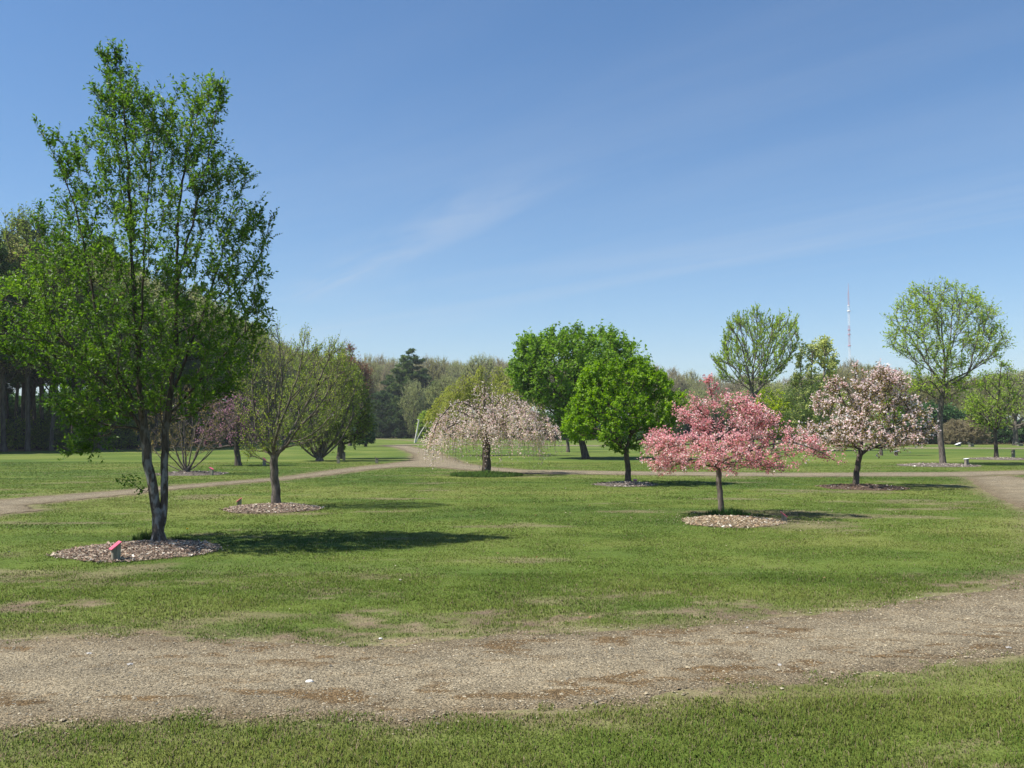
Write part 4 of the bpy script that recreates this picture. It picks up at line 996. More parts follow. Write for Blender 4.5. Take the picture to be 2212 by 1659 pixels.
tree('redbud_tree', 'small crooked tree with purple-pink blossom behind the budding vase-shaped tree', 'tree', (515, 1006), PB, TB, M['bark_dark'], 0.12,
     n=260, bf=0.35, depth=0.95, seed=171, clump=0.5, cs=0.7, per=3, tlen=0.3, max_tips=7, trad=0.005, r_tip=0.008, step=0.2, wob=0.02,
     foliage=[dict(part='blossom', mat=M['redbud'], m=4, ln=0.075, wd=0.06, upn=0.2, jit=0.03, tint=(0.5, 0.25), frac=0.6)])
PC = [(605, 905), (612, 840), (640, 790), (672, 755), (705, 745), (740, 752), (765, 800), (775, 850), (775, 900), (750, 935), (725, 965), (690, 975), (650, 962), (615, 945)]
TC = fan((690, 996), [(615, 920, .3), (625, 860, -.5), (650, 800, .5), (680, 765, -.3), (710, 755, .6), (740, 770, -.6), (768, 830, .3), (770, 890, -.4), (650, 900, 1.2), (720, 880, 1.3), (690, 850, -1.3), (735, 900, -1.0), (640, 930, -.6)], rng)
tree('leafy_shrub', 'large many-stemmed green shrub by the left path, right of the budding tree', 'shrub', (690, 996), PC, TC, M['bark_grey'], 0.2,
     n=560, bf=0.5, depth=0.9, seed=181, clump=0.4, cs=0.8, up=0.5, per=3, tlen=0.4, tup=0.4, max_tips=5, trad=0.006, r_tip=0.009, expo=0.48, step=0.25, flare=1.1,
     foliage=[dict(part='foliage', mat=M['leaf_shrub'], m=6, ln=0.11, wd=0.06, upn=0.6, tint=(0.5, 0.25), cl=(0.8, 0.5))])
PD = [(690, 860), (705, 800), (740, 770), (775, 800), (800, 850), (806, 905), (795, 950), (745, 968), (700, 940)]
TD = [[(735, 991), (736, 970), (738, 940), (745, 890), (750, 800)], [(738, 945), (770, 900, -.4), (795, 870, -.5)], [(738, 950), (710, 900, .4), (700, 860, .5)], [(738, 950), (775, 930, .5), (800, 920, .5)], [(740, 930), (760, 860, .8)]]
tree('leafy_shrub', 'darker dense shrub with one short dark trunk, overlapping the many-stemmed shrub on its right', 'shrub', (735, 991), PD, TD, M['bark_dark'], 0.17,
     n=420, bf=0.35, depth=0.95, seed=191, clump=0.5, cs=0.9, per=4, tlen=0.4, max_tips=6, trad=0.006, r_tip=0.009, step=0.25,
     foliage=[dict(part='foliage', mat=M['leaf_shrub'], m=6, ln=0.12, wd=0.07, upn=0.6, tint=(0.42, 0.25), cl=(0.8, 0.5))])
PE = [(722, 800), (738, 760), (752, 742), (772, 760), (800, 800), (806, 850), (770, 875), (735, 860)]
TE = [[(756, 963), (756, 930), (756, 880), (757, 820), (755, 750)], [(756, 880), (785, 830, .3), (798, 805)], [(756, 870), (735, 820, -.3), (728, 800)]]
tree('red_budded_tree', 'tree with dull red buds rising behind the large green shrubs', 'tree', (756, 963), PE, TE, M['bark_grey'], 0.17,
     n=300, bf=0.4, depth=0.9, seed=201, clump=0.3, cs=1.2, per=3, tlen=0.7, tup=0.4, max_tips=5, trad=0.012, r_tip=0.018, step=0.5,
     foliage=[dict(part='foliage', mat=M['leaf_red'], m=5, ln=0.19, wd=0.1, tint=(0.5, 0.25))])
PF = [(768, 958), (770, 905), (778, 885), (790, 875), (803, 892), (808, 930), (807, 958)]
tree('evergreen_shrub', 'small dark evergreen shrub at the right end of the green shrubs', 'shrub', (790, 965), PF, [[(790, 965), (790, 930), (790, 885)]], M['bark_dark'], 0.12,
     n=220, bf=0.3, depth=0.95, seed=211, clump=0.3, cs=1, per=4, tlen=0.35, max_tips=9, trad=0.01, r_tip=0.014, step=0.4,
     foliage=[dict(part='foliage', mat=M['evergreen'], m=7, ln=0.22, wd=0.1, tint=(0.4, 0.25))])
PG = [(905, 945), (902, 915), (912, 893), (930, 890), (945, 905), (948, 945)]
tree('leafy_shrub', 'light green upright shrub standing behind the forked white birch', 'shrub', (926, 950), PG, fan((926, 950), [(910, 900, .5), (926, 893, -.5), (940, 905, .5)], rng, 2), M['bark_brown'], 0.14,
     n=220, bf=0.4, depth=0.9, seed=221, clump=0.3, cs=1.5, per=4, tlen=0.6, max_tips=9, trad=0.014, r_tip=0.02, step=0.6,
     foliage=[dict(part='foliage', mat=M['leaf_ash'], m=6, ln=0.32, wd=0.18, tint=(0.3, 0.25))])
# forked birch, cut short
g0 = ground(897, 957); rng = R(8)
rt = empty('birch_tree', (g0[0], g0[1], 0), 'forked white birch with one stem broken off, by the path bend', 'tree')
g = Geo()
for line, r0, r1 in (([(896, 957), (898, 945), (901, 930), (905, 907)], 0.12, 0.085), ([(897, 957), (903, 945), (911, 931), (922, 915), (934, 900), (945, 880)], 0.095, 0.03)):
    q = np.array([(p[0], 0, p[1]) for p in on_plane(line, g0[1], g0[0])]); q[0, 2] = -0.05
    q = catmull(q, 0.3); tube(g, q, np.linspace(r0, r1, len(q)), 9)
q = np.array([(p[0], 0, p[1]) for p in on_plane([(905, 908), (901.5, 907)], g0[1], g0[0])]); tube(g, catmull(q, 0.1), np.full(len(catmull(q, 0.1)), 0.07), 6)
g.build('trunk', M['bark_birch'], rt, True)
top = np.array([(p[0], 0, p[1]) for p in on_plane([(922, 915), (934, 900), (945, 880), (960, 860)], g0[1], g0[0])])
tp = catmull(top, 0.25); st = tp[rng.integers(0, len(tp), 60)]
P = hang(st, norm(rng.normal(0, 1, (60, 3)) * [1, 1, 0]), rng.uniform(0.4, 1.4, 60), rng, spread=rng.uniform(0.3, 1.0, 60))
g = Geo(); strips(g, P, 0.012, 0.006, mat=1); on_strands(g, P, rng, 9, 0.17, 0.07, (0.5, 0.2), 0.05); g.build('foliage', [M['leaf_weep'], M['bark_tan']], rt)

# =================================================================== woods: prototypes, then copies
def proto_budding(name, h, w, seed, leaf, bark, bare=0.35, n=420, frac=0.7, leafsz=0.26, m=4, tup=0.9):
    rng = R(seed)
    prof = [(0, 0.98), (0.22, 0.94), (0.40, 0.83), (0.50, 0.68), (0.48, 0.55), (0.36, 0.45), (0.16, bare)]
    poly = [(x * w * rng.uniform(.85, 1.1), z * h) for x, z in prof] + [(-x * w * rng.uniform(.85, 1.1), z * h) for x, z in prof[::-1]]
    trunks = [[(0, 0), (rng.normal(0, .15), h * .2), (rng.normal(0, .3), h * .45), (rng.normal(0, .4), h * .7), (rng.normal(0, .4), h * .93)]]
    for k in range(7):
        a = rng.uniform(0, 6.28); z = rng.uniform(bare, 0.6); r = w * rng.uniform(.25, .42)
        trunks.append([(0, h * z), (math.cos(a) * r * .5, h * (z + .12), math.sin(a) * r * .5), (math.cos(a) * r, h * min(.93, z + .32), math.sin(a) * r)])
    return tree(name, 'x', 'tree', (0, 0), poly, trunks, bark, 0.008 * h + 0.02, n=n, bf=0.5, depth=1.0, seed=seed, clump=0.25, cs=1.6, up=0.7, per=3, tlen=1.2, tup=tup, tspread=0.4,
                max_tips=4, trad=0.015, r_tip=0.026, step=0.8, local=True, wob=0.03, flare_h=0.6,
                foliage=[dict(part='foliage', mat=leaf, m=m, ln=leafsz, wd=leafsz * .6, upn=0.3, tint=(0.5, 0.25), cl=(1.8, 0.4), frac=frac)])[0]

def proto_pine(name, h, w, seed, bare, mat, bark, n_wh=15, dens=1.0, round_=0.0):
    rng = R(seed); root = empty(name, (0, 0, 0), 'x', 'tree')
    gt, gn = Geo(), Geo()
    tz = np.linspace(0, h, 14); tp = np.stack([rng.normal(0, .05, 14).cumsum(), rng.normal(0, .05, 14).cumsum(), tz], 1); tp[0, :2] = 0; tp[0, 2] = -.1
    tr_ = np.linspace(0.007 * h + .03, 0.02, 14); tube(gt, tp, tr_, 8)
    tws = []
    for k in range(n_wh):
        f = k / (n_wh - 1); z = h * (bare + (0.985 - bare) * f ** 0.9)
        if round_: rad = w / 2 * (np.sin(np.pi * min(1, 0.18 + 0.82 * f)) ** 0.6) * (1 - .1 * f)
        else: rad = w / 2 * (1 - f) ** 0.75 * (0.75 + 0.25 * min(1, f * 5)) + 0.15
        nb = int(rng.integers(5, 8)); z0 = z
        for b in range(nb):
            z = min(h * .99, z0 + rng.normal(0, h * .022)); c = np.array([np.interp(z, tz, tp[:, 0]), np.interp(z, tz, tp[:, 1]), z])
            a = 6.283 * b / nb + rng.uniform(-.4, .4) + k; r = rad * rng.uniform(.5, 1.18)
            d = np.array([math.cos(a), math.sin(a), 0])
            rise = 0.35 * f + 0.12
            P = np.stack([c, c + d * r * .5 + [0, 0, r * .5 * (rise - .12)], c + d * r + [0, 0, r * rise]])
            P = catmull(P, max(r / 5, .12)); tube(gt, P, np.linspace(max(.012, r * .014), .006, len(P)), 3)
            m = max(6, int(r * 15 * dens)); t = rng.uniform(0.25, 1, m) ** 0.8; q = P[np.minimum((t * (len(P) - 1)).astype(int), len(P) - 1)]
            sd_ = np.cross(d, [0, 0, 1.0])
            s = rng.normal(0, 1, m)[:, None] * sd_ * r * .24 * (1.15 - t)[:, None]
            e = q + s + np.stack([0 * t, 0 * t, rng.uniform(-.1, .22, m) * (0.6 + r * .15)], 1)
            tws.append(np.stack([q, (q + e) / 2, e + d * .2], 1))
    tws = np.concatenate(tws)
    gt.build('trunk', bark, root, True)
    # needle tufts
    m = 9; i = np.repeat(np.arange(len(tws)), m); tpos = rng.uniform(0.3, 1, len(i))[:, None]
    a = tws[i, 0] * (1 - tpos) + tws[i, 2] * tpos + rng.normal(0, .08, (len(i), 3))
    d = norm(norm(tws[i, 2] - tws[i, 0]) * .6 + rng.normal(0, .6, a.shape) + [0, 0, .25]); s = rng.uniform(.7, 1.3, len(i))
    leaves(gn, a, d, norm(rng.normal(0, 1, a.shape)), .36 * s, .10 * s, np.clip(rng.normal(.45, .22, len(i)) + clumpy(a, 1.2, .6), 0, 1))
    gn.build('foliage', mat, root)
    return root

def proto_bush(name, h, w, seed, mat, bark, n=260, leafsz=0.24, m=7, prof=None, cat='shrub'):
    rng = R(seed)
    prof = prof or [(0.1, 1.0), (0.32, 0.9), (0.47, 0.66), (0.5, 0.4), (0.44, 0.12), (0.3, 0.03)]
    poly = [(x * w * rng.uniform(.85, 1.12), z * h) for x, z in prof] + [(-x * w * rng.uniform(.85, 1.12), z * h) for x, z in prof[::-1]]
    trunks = [[(0, 0), (0, h * .3), (0, h * .8)]] + [[(0, h * .08), (math.cos(a) * w * .2, h * .4, math.sin(a) * w * .2), (math.cos(a) * w * .32, h * .7, math.sin(a) * w * .32)] for a in rng.uniform(0, 6.28, 6)]
    return tree(name, 'x', cat, (0, 0), poly, trunks, bark, 0.06 + .012 * h, n=n, bf=0.4, depth=1.0, seed=seed, clump=0.4, cs=1.0, per=4, tlen=0.45, tup=.2, max_tips=9, trad=.012, r_tip=.016, step=.5,
                local=True, wob=.03, foliage=[dict(part='foliage', mat=mat, m=m, ln=leafsz, wd=leafsz * .55, upn=0.5, tint=(0.42, 0.25), cl=(1.0, 0.5))])[0]

used = set()
def put(proto, u, d, h, label, group, rng, h0, wj=1.0):
    """stand a copy of a prototype at picture column u and distance d, h metres tall"""
    x = (u - CX) / F_PX * d * 1.0
    s = h / h0
    sc = (s * wj * rng.uniform(.9, 1.12), s * wj * rng.uniform(.9, 1.12), s)
    rz = rng.uniform(0, 6.28)
    if proto not in used:
        used.add(proto); proto.location = (x, d, 0); proto.rotation_euler = (0, 0, rz); proto.scale = sc
        proto['label'] = label; proto['group'] = group
        return proto
    return copy_thing(proto, (x, d, 0), rz, sc, label, group)

H = 18.0
bud = [proto_budding('budding_tree', H, 8.5, 301 + i, M[l], M[b], n=620, frac=1, m=6, leafsz=0.19) for i, (l, b) in enumerate([('leaf_far', 'bark_pale'), ('leaf_far2', 'bark_pale'), ('leaf_far3', 'bark_pale'), ('leaf_far', 'bark_grey')])]
edge_bud = [proto_budding('woodland_tree', H, 8.0, 311 + i, M[l], M['bark_dark'], n=560, frac=1, leafsz=0.2, m=6) for i, l in enumerate(['leaf_far2', 'leaf_shrub', 'leaf_far'])]
bud_low = [proto_budding('leafing_tree', 12.0, 9.5, 381 + i, M[l], M['bark_grey'], bare=0.06, n=560, frac=1, leafsz=0.24, m=6) for i, l in enumerate(['leaf_far2', 'leaf_ash'])]
pine = [proto_pine('pine_tree', H, 8.0, 321 + i, bare, M[mt], M['bark_dark']) for i, (bare, mt) in enumerate([(0.42, 'needle'), (0.36, 'needle')])]
pine_full = [proto_pine('pine_tree', H, 9.5, 331 + i, 0.06, M[mt], M['bark_dark'], n_wh=18) for i, mt in enumerate(['needle', 'needle2'])]
pine_round = proto_pine('pine_tree', 10, 9.0, 341, 0.05, M['needle'], M['bark_dark'], n_wh=11, dens=1.3, round_=1)
evg = [proto_bush('evergreen_shrub', 4.0, 4.6, 351 + i, M['evergreen'], M['bark_dark']) for i in range(2)]
brownb = proto_bush('bare_shrub', 3.0, 3.6, 361, M['leaf_brown'], M['bark_tan'], n=330, leafsz=.13, m=8)
under = proto_bush('understory_shrub', 3.0, 3.4, 371, M['leaf_shrub'], M['bark_dark'], n=150, leafsz=.2, m=4)

rng = R(900)
EU, ED = [-250, 0, 300, 450, 560, 640, 720], [62, 67, 76, 97, 130, 168, 198]
SKY_U, SKY_V = [-250, 0, 60, 110, 200, 320, 430, 520, 580, 640, 720, 760], [420, 432, 440, 470, 490, 545, 610, 660, 715, 745, 762, 762]
for row in range(6):
    u = -230 + rng.uniform(0, 30)
    while u < 720:
        d = np.interp(u, EU, ED) + row * 5.5 + rng.uniform(-2, 2)
        top = np.interp(u, SKY_U, SKY_V)
        h = (930 - top) / F_PX * np.interp(u, EU, ED) + 1.6
        h *= rng.uniform(0.82, 1.03) * (1 + 0.02 * row)
        k = rng.uniform()
        uu = u * 1.0
        if k < 0.38 and u < 430:
            put(pine[int(rng.integers(2))], uu, d, h, 'dark-trunked pine in the shady wood behind the tall tree at left', 'pines in the left wood', rng, H)
        else:
            put(edge_bud[int(rng.integers(3))], uu, d, h, 'yellowish budding tree with dark trunk in the wood at left', 'budding trees in the left wood', rng, H)
        u += rng.uniform(30, 62) * 70 / d * (1 if row < 3 else 1.3)
for i in range(40):
    u = rng.uniform(-60, 560); d = np.interp(u, EU, ED) + rng.uniform(0, 24)
    put(under, u, d, rng.uniform(1.2, 3.4), 'low leafy bush under the trees of the left wood', 'bushes under the left wood', rng, 3.0)
for row in range(2):
    u = -240 + row * 20
    while u < 700:
        d = np.interp(u, EU, ED) + 34 + row * 7 + rng.uniform(-2, 2)
        put(evg[int(rng.integers(2))], u, d, rng.uniform(5.0, 8.5), 'dark evergreen thicket closing the back of the left wood', 'dark thicket at the back of the left wood', rng, 4.0, 1.0)
        u += rng.uniform(45, 70) * 100 / d
# centre
for row in range(3):
    u = 600 + rng.uniform(0, 20)
    while u < 1420:
        d = 205 + row * 9 + rng.uniform(-3, 3)
        h = (930 - np.interp(u, [560, 760, 1000, 1120, 1300, 1420], [752, 766, 770, 764, 775, 795])) / F_PX * d * rng.uniform(.9, 1.03) + 1.6
        put(bud[int(rng.integers(4))], u, d, h, 'tall pale budding tree in the distant wood at the centre', 'pale trees in the far wood at the centre', rng, H, .85)
        u += rng.uniform(18, 34)
put(pine_full[0], 890, 192, 19.2, 'tallest dark pine of the centre group, standing above the path bend', 'pines at the centre', rng, H, 1.6)
put(pine_full[1], 866, 188, 17.6, 'yellowish green pine just left of the tallest centre pine', 'pines at the centre', rng, H, 1.3)
put(pine_full[0], 918, 190, 14.8, 'smaller dark pine just right of the tallest centre pine', 'pines at the centre', rng, H, 1.4)
put(pine_full[0], 842, 190, 13.5, 'dark pine at the left end of the centre group', 'pines at the centre', rng, H, 1.5)
put(pine_full[1], 935, 186, 12.0, 'dull green pine at the right end of the centre group', 'pines at the centre', rng, H, 1.5)
put(pine_round, 826, 178, 9.4, 'round dark pine left of the centre pines, low to the ground', 'pines at the centre', rng, 10, 1.1)
put(pine_round, 915, 178, 8.5, 'low dark pine at the right foot of the centre pines', 'pines at the centre', rng, 10, 1.0)
put(pine_round, 873, 176, 8.0, 'broad low pine in front of the tallest centre pine', 'pines at the centre', rng, 10, 1.1)
put(bud_low[0], 893, 172, 11.5, 'leafing pale tree in front of the centre pines', 'pale trees before the centre pines', rng, 12, 0.62)
put(edge_bud[0], 962, 150, 11.0, 'bushy yellow-green tree between the centre pines and the weeping tree', 'pale trees before the centre pines', rng, H, 1.4)
put(edge_bud[0], 1040, 150, 14.8, 'taller leafing tree rising behind the weeping trees', 'pale trees before the centre pines', rng, H, 1.2)
put(edge_bud[2], 1092, 165, 13.5, 'leafing tree at the left flank of the large round green tree', 'pale trees before the centre pines', rng, H, 1.2)
for i, u in enumerate([725, 745, 762, 780, 800, 820, 850, 872, 905, 945, 985, 1020, 1075, 1110]):
    put(evg[i % 2], u, 184 + rng.uniform(-4, 6), rng.uniform(3.5, 5.5), 'dark evergreen bush under the far centre trees', 'dark bushes under the far centre trees', rng, 4.0, 1.3)
# behind the round trees, to the right
for row in range(3):
    u = 1380 + rng.uniform(0, 20)
    while u < 1960:
        d = 165 + row * 8 + rng.uniform(-3, 3)
        h = (930 - np.interp(u, [1380, 1460, 1490, 1540, 1700, 1800, 1850, 1900, 1960], [795, 786, 800, 812, 810, 800, 772, 790, 800])) / F_PX * d * rng.uniform(.86, 1.04) + 1.6
        put(bud[int(rng.choice([0, 1, 2, 2]))], u, d, h, 'pale budding tree in the far wood right of the round green trees', 'pale trees in the far wood on the right', rng, H, 1.0)
        u += rng.uniform(22, 40)
for row in range(3):
    u = 1935 + rng.uniform(0, 20)
    while u < 2420:
        d = 118 + row * 6 + rng.uniform(-2, 2)
        h = (930 - np.interp(u, [1930, 1990, 2100, 2200, 2400], [800, 810, 815, 800, 790])) / F_PX * d * rng.uniform(.82, 1.05) + 1.6
        put([bud[1], bud[3], edge_bud[0], edge_bud[2]][int(rng.integers(4))], u, d, h, 'thinly leafed tree in the wood at the right edge', 'trees of the wood at the right edge', rng, H, 1.25)
        u += rng.uniform(30, 55)
for i, (u, d, h) in enumerate([(1952, 106, 3.2), (1978, 107, 4.6), (2008, 106, 5.0), (2040, 108, 4.4), (2075, 110, 4.2), (2110, 108, 3.4), (2138, 107, 2.6), (2168, 106, 3.0), (2200, 107, 2.9), (2235, 106, 3.1), (2275, 106, 3.3)]):
    put(evg[i % 2], u, d, h, 'dark evergreen bush in the hedge beyond the far path on the right', 'dark hedge bushes on the right', rng, 4.0, 1.15)
put(brownb, 2064, 101.5, 2.75, 'brown twiggy bush, left one of the pair beyond the far path', 'pair of brown bushes', rng, 3.0, 1.0)
put(brownb, 2100, 102, 3.2, 'brown twiggy bush, right one of the pair beyond the far path', 'pair of brown bushes', rng, 3.0, 1.2)
for i in range(26):  # dark bushes put in for the shade under the far trees
    u = 1130 + i * 30 + rng.uniform(-12, 12)
    put(evg[i % 2], u, rng.uniform(145, 156), rng.uniform(2.8, 5.0), 'dark evergreen bush added as under-tree shade along the far lawn edge behind the round and blossoming trees', 'dark bushes along the far lawn edge', rng, 4.0, 1.4)
for i in range(12):
    u = rng.uniform(1400, 1900)
    put(bud_low[i % 2], u, rng.uniform(125, 150), rng.uniform(6.0, 9.0), 'low yellowish leafing tree behind the blossoming trees', 'low leafing trees behind the blossoming trees', rng, 12, 1.2)

# =================================================================== small things
def box_geo(g, x0, x1, y0, y1, z0, z1, mat=0):
    V = [(x, y, z) for z in (z0, z1) for x, y in ((x0, y0), (x1, y0), (x1, y1), (x0, y1))]
    g.add(V, quads=[(3, 2, 1, 0), (4, 5, 6, 7), (0, 1, 5, 4), (1, 2, 6, 5), (2, 3, 7, 6), (3, 0, 4, 7)], mat=mat)
def sign(u, v, w, d, h, slope, rz, plate, label, group, letters=False):
    """short post cut at a slant, with a plate on the slant"""
    p = ground(u, v); root = empty('label_post', (p[0], p[1], 0), label, 'label post', group, rz)
    g = Geo(); dz = math.tan(slope) * w / 2; b = 0.004
    for (ix, zt) in ((0, 0),):
        V = [(-w / 2, -d / 2, -.08), (w / 2, -d / 2, -.08), (w / 2, d / 2, -.08), (-w / 2, d / 2, -.08),
             (-w / 2, -d / 2, h - dz), (w / 2, -d / 2, h + dz), (w / 2, d / 2, h + dz), (-w / 2, d / 2, h - dz)]
        g.add(V, quads=[(4, 5, 6, 7), (0, 1, 5, 4), (1, 2, 6, 5), (2, 3, 7, 6), (3, 0, 4, 7)])
    g.build('post', M['post'], root)
    L = w / math.cos(slope) * 1.34; D = d * 1.34; th = 0.010
    pl = Geo(); bev = 0.004
    V = []
    for (sx, sz) in ((1, 0), (1, .7), (.97, 1)):
        V += [(x * L / 2 * sx, y * D / 2 * sx, th * sz) for x, y in ((-1, -1), (1, -1), (1, 1), (-1, 1))]
    q = [(8, 9, 10, 11), (3, 2, 1, 0)]
    for k in (0, 4):
        q += [(k + i, k + (i + 1) % 4, k + 4 + (i + 1) % 4, k + 4 + i) for i in range(4)]
    pl.add(V, quads=q); po = pl.build('plate', plate, root)
    po.location = (-w * .07, 0, h + .003 - w * .07 * math.tan(slope)); po.rotation_euler = (0, -slope, 0)
    if letters:
        lg = Geo(); rr = R(44)
        for x in (-.052, -.042, -.035, .012, .020, .028, .036, .043):
            for k in range(2):
                yy = rr.uniform(-.014, .010); a, bb = (rr.uniform(.002, .003), rr.uniform(.008, .014)) if k == 0 else (rr.uniform(.005, .007), .0025)
                box_geo(lg, x - a / 2, x + a / 2, yy, yy + bb, th + .0006, th + .0016)
        lg.build('lettering', M['ink'], po)
    return root
RG = 'red-topped label posts'
sign(250, 1213, 0.088, 0.088, 0.195, math.radians(38), math.radians(40), M['redplate'], 'red slanted plate on a short wooden post in the chips before the twin-stemmed tree', RG, True)
sign(517, 1091, 0.088, 0.088, 0.11, math.radians(36), math.radians(14), M['redplate'], 'red-topped dark post standing left of the budding vase-shaped tree', RG)
sign(1372, 1044, 0.10, 0.088, 0.10, math.radians(12), math.radians(80), M['redplate'], 'dark red low plate post just right of the smaller round tree trunk', RG)
sign(1694, 1127, 0.088, 0.07, 0.12, math.radians(-38), math.radians(-15), M['redplate'], 'red-topped post tilted to the right, in the shade right of the bright pink tree', RG)
sign(360, 1006, 0.10, 0.10, 0.42, math.radians(30), math.radians(25), M['redplate'], 'red-topped post on the grass left of the bare many-stemmed shrub', RG)
sign(457, 1027, 0.10, 0.10, 0.24, math.radians(-30), math.radians(-10), M['redplate'], 'dull red-topped post right of the bare many-stemmed shrub', RG)
sign(571, 1006, 0.12, 0.10, 0.30, math.radians(-34), math.radians(-10), M['redplate'], 'small red plate post on the grass under the budding vase-shaped tree', RG)
DG = 'dark posts by the green shrubs'
sign(743, 994, 0.13, 0.12, 0.40, math.radians(20), 0, M['bark_dark'], 'dark stubby post just under the green shrubs, farthest of the three', DG)
sign(731, 1001, 0.13, 0.12, 0.30, math.radians(-20), 0, M['bark_dark'], 'dark stubby post near the foot of the many-stemmed green shrub', DG)
sign(814, 1001, 0.13, 0.12, 0.24, math.radians(-30), 0, M['bark_dark'], 'dark leaning stub in the shade by the path junction', DG)
WG = 'white-topped label posts'
sign(2088, 1007, 0.14, 0.13, 0.33, math.radians(10), 0.3, M['whiteplate'], 'white-topped post in the mulch right of the tall airy tree', WG)
sign(1936, 984, 0.16, 0.16, 0.28, math.radians(25), 0.6, M['whiteplate'], 'small white marker on the lawn below the pale blossoming tree', WG)
sign(2070, 963.5, 0.4, 0.3, 0.25, math.radians(20), 0.2, M['whiteplate'], 'white marker before the left brown bush', WG)
sign(2098, 965, 0.4, 0.3, 0.25, math.radians(-20), 0.2, M['whiteplate'], 'white marker before the right brown bush', WG)
sign(2203, 963.5, 0.5, 0.3, 0.25, math.radians(-10), 0.2, M['whiteplate'], 'white marker beside the trunk at the right edge', WG)
sign(2189, 988, 0.14, 0.14, 0.42, math.radians(25), 0.2, M['bark_dark'], 'dark post right of the small tree near the right edge', 'dark posts on the right')

def rock(u, v, s, label, seed, c=(0.62, 0.58, 0.5)):
    rng = R(seed); p = ground(u, v); g = Geo(); V = []
    for i in range(5):
        ph = math.pi * i / 4
        for j in range(8):
            a = j * math.pi / 4; r = s * rng.uniform(.8, 1.15)
            V.append((math.sin(ph) * math.cos(a) * r * 1.3, math.sin(ph) * math.sin(a) * r, math.cos(ph) * r * .6 + s * .35))
    g.add(V, quads=[(i * 8 + j, (i + 1) * 8 + j, (i + 1) * 8 + (j + 1) % 8, i * 8 + (j + 1) % 8) for i in range(4) for j in range(8)], colr=c)
    o = g.build('rock', M['pebble'], smooth_shade=True); o.location = (p[0], p[1], 0); tag(o, label, 'rock')
rock(2018, 1005, 0.09, 'small pale rock at the left foot of the tall airy tree', 1)
rock(668, 1475, 0.022, 'white flat stone in the middle of the near path', 2, (0.72, 0.69, 0.62))
rock(822, 1381, 0.014, 'small white stone at the upper edge of the near path', 3, (0.75, 0.73, 0.68))

# radio mast, red and white, far behind
MD = 900.0
mx0 = on_plane([(1838, 900)], MD, 0)[0][0]
zt = on_plane([(1833, 612)], MD, 0)[0][1]
rt = empty('radio_mast', (mx0, MD, 0), 'tall thin red and white lattice radio mast against the sky', 'radio mast')
Zp = lambda v: on_plane([(1835, v)], MD, 0)[0][1]
def lattice(name, z0, z1, mat, w=1.0):
    g = Geo(); A = [(w * math.cos(a), w * math.sin(a)) for a in (0.3, 0.3 + 2.094, 0.3 + 4.189)]
    for (x, y) in A: tube(g, np.array([(x, y, z0), (x, y, z1)], float), np.array([.12, .12]), 5)
    z = z0; k = 0
    while z < z1 - 0.5:
        e = min(z + 2.4, z1)
        for i in range(3):
            a, b = A[i], A[(i + 1) % 3]
            if k % 2: a, b = b, a
            tube(g, np.array([(a[0], a[1], z), (b[0], b[1], e)], float), np.array([.07, .07]), 4)
        z = e; k += 1
    return g.build(name, mat, rt)
lattice('lower_section', 0, Zp(749), M['mast_white'])
lattice('red_section', Zp(749), Zp(703), M['mast_red'])
lattice('white_section', Zp(703), Zp(660), M['mast_white'])
lattice('upper_red_section', Zp(660), Zp(632), M['mast_red'], 0.7)
g = Geo(); tube(g, np.array([(0, 0, Zp(632)), (0, 0, Zp(612))]), np.array([.32, .12]), 6); g.build('antenna', M['mast_red'], rt)
for v, mt, w in ((747, 'mast_red', 2.4), (723, 'mast_red', 2.2), (713, 'mast_red', 2.0), (672, 'mast_white', 2.6), (660, 'mast_white', 1.7)):
    g = Geo(); z = Zp(v)
    a = np.linspace(0, 6.283, 13)[:-1]
    tube(g, np.array([(0, 0, z - .35), (0, 0, z + .35)]), np.array([w * .7, w * .7]), 12); g.build('platform', M[mt], rt)

# the air between: thin even haze round the whole place
m, nt, N, L = new_mat('thin_haze')
vo_ = N.new('ShaderNodeVolumePrincipled'); vo_.inputs['Color'].default_value = (0.86, 0.92, 1.0, 1); vo_.inputs['Density'].default_value = 0.00028; vo_.inputs['Anisotropy'].default_value = 0.0
L.new(vo_.outputs[0], N.new('ShaderNodeOutputMaterial').inputs['Volume'])
g = Geo(); box_geo(g, -1900, 1900, -500, 2000, -1.0, zt + 8)
hz = g.build('haze', m); tag(hz, 'thin pale haze in the distant air', 'haze', kind='stuff')

# =================================================================== light, sky, camera
sc = bpy.context.scene
SUN_EL, SUN_AZ = math.radians(57), math.atan2(-1.0, -0.26)     # azimuth clockwise from +Y
sv = Vector((math.cos(SUN_EL) * math.sin(SUN_AZ), math.cos(SUN_EL) * math.cos(SUN_AZ), math.sin(SUN_EL)))
ld = bpy.data.lights.new('sun', 'SUN'); ld.energy = 4.9; ld.angle = math.radians(0.53); ld.color = (1.0, 0.955, 0.88)
lo = bpy.data.objects.new('sun', ld); col.objects.link(lo); lo.location = sv * 50
lo.rotation_euler = (-sv).to_track_quat('-Z', 'Y').to_euler()

w = bpy.data.worlds.new('World'); sc.world = w; w.use_nodes = True
nt = w.node_tree; N, L = nt.nodes, nt.links; N.clear()
out = N.new('ShaderNodeOutputWorld'); bg = N.new('ShaderNodeBackground'); bg.inputs['Strength'].default_value = 0.084
sky = N.new('ShaderNodeTexSky'); sky.sky_type = 'NISHITA'; sky.sun_disc = False
sky.sun_elevation = SUN_EL; sky.sun_rotation = SUN_AZ; sky.altitude = 200; sky.air_density = 1.0; sky.dust_density = 0.6; sky.ozone_density = 3.0
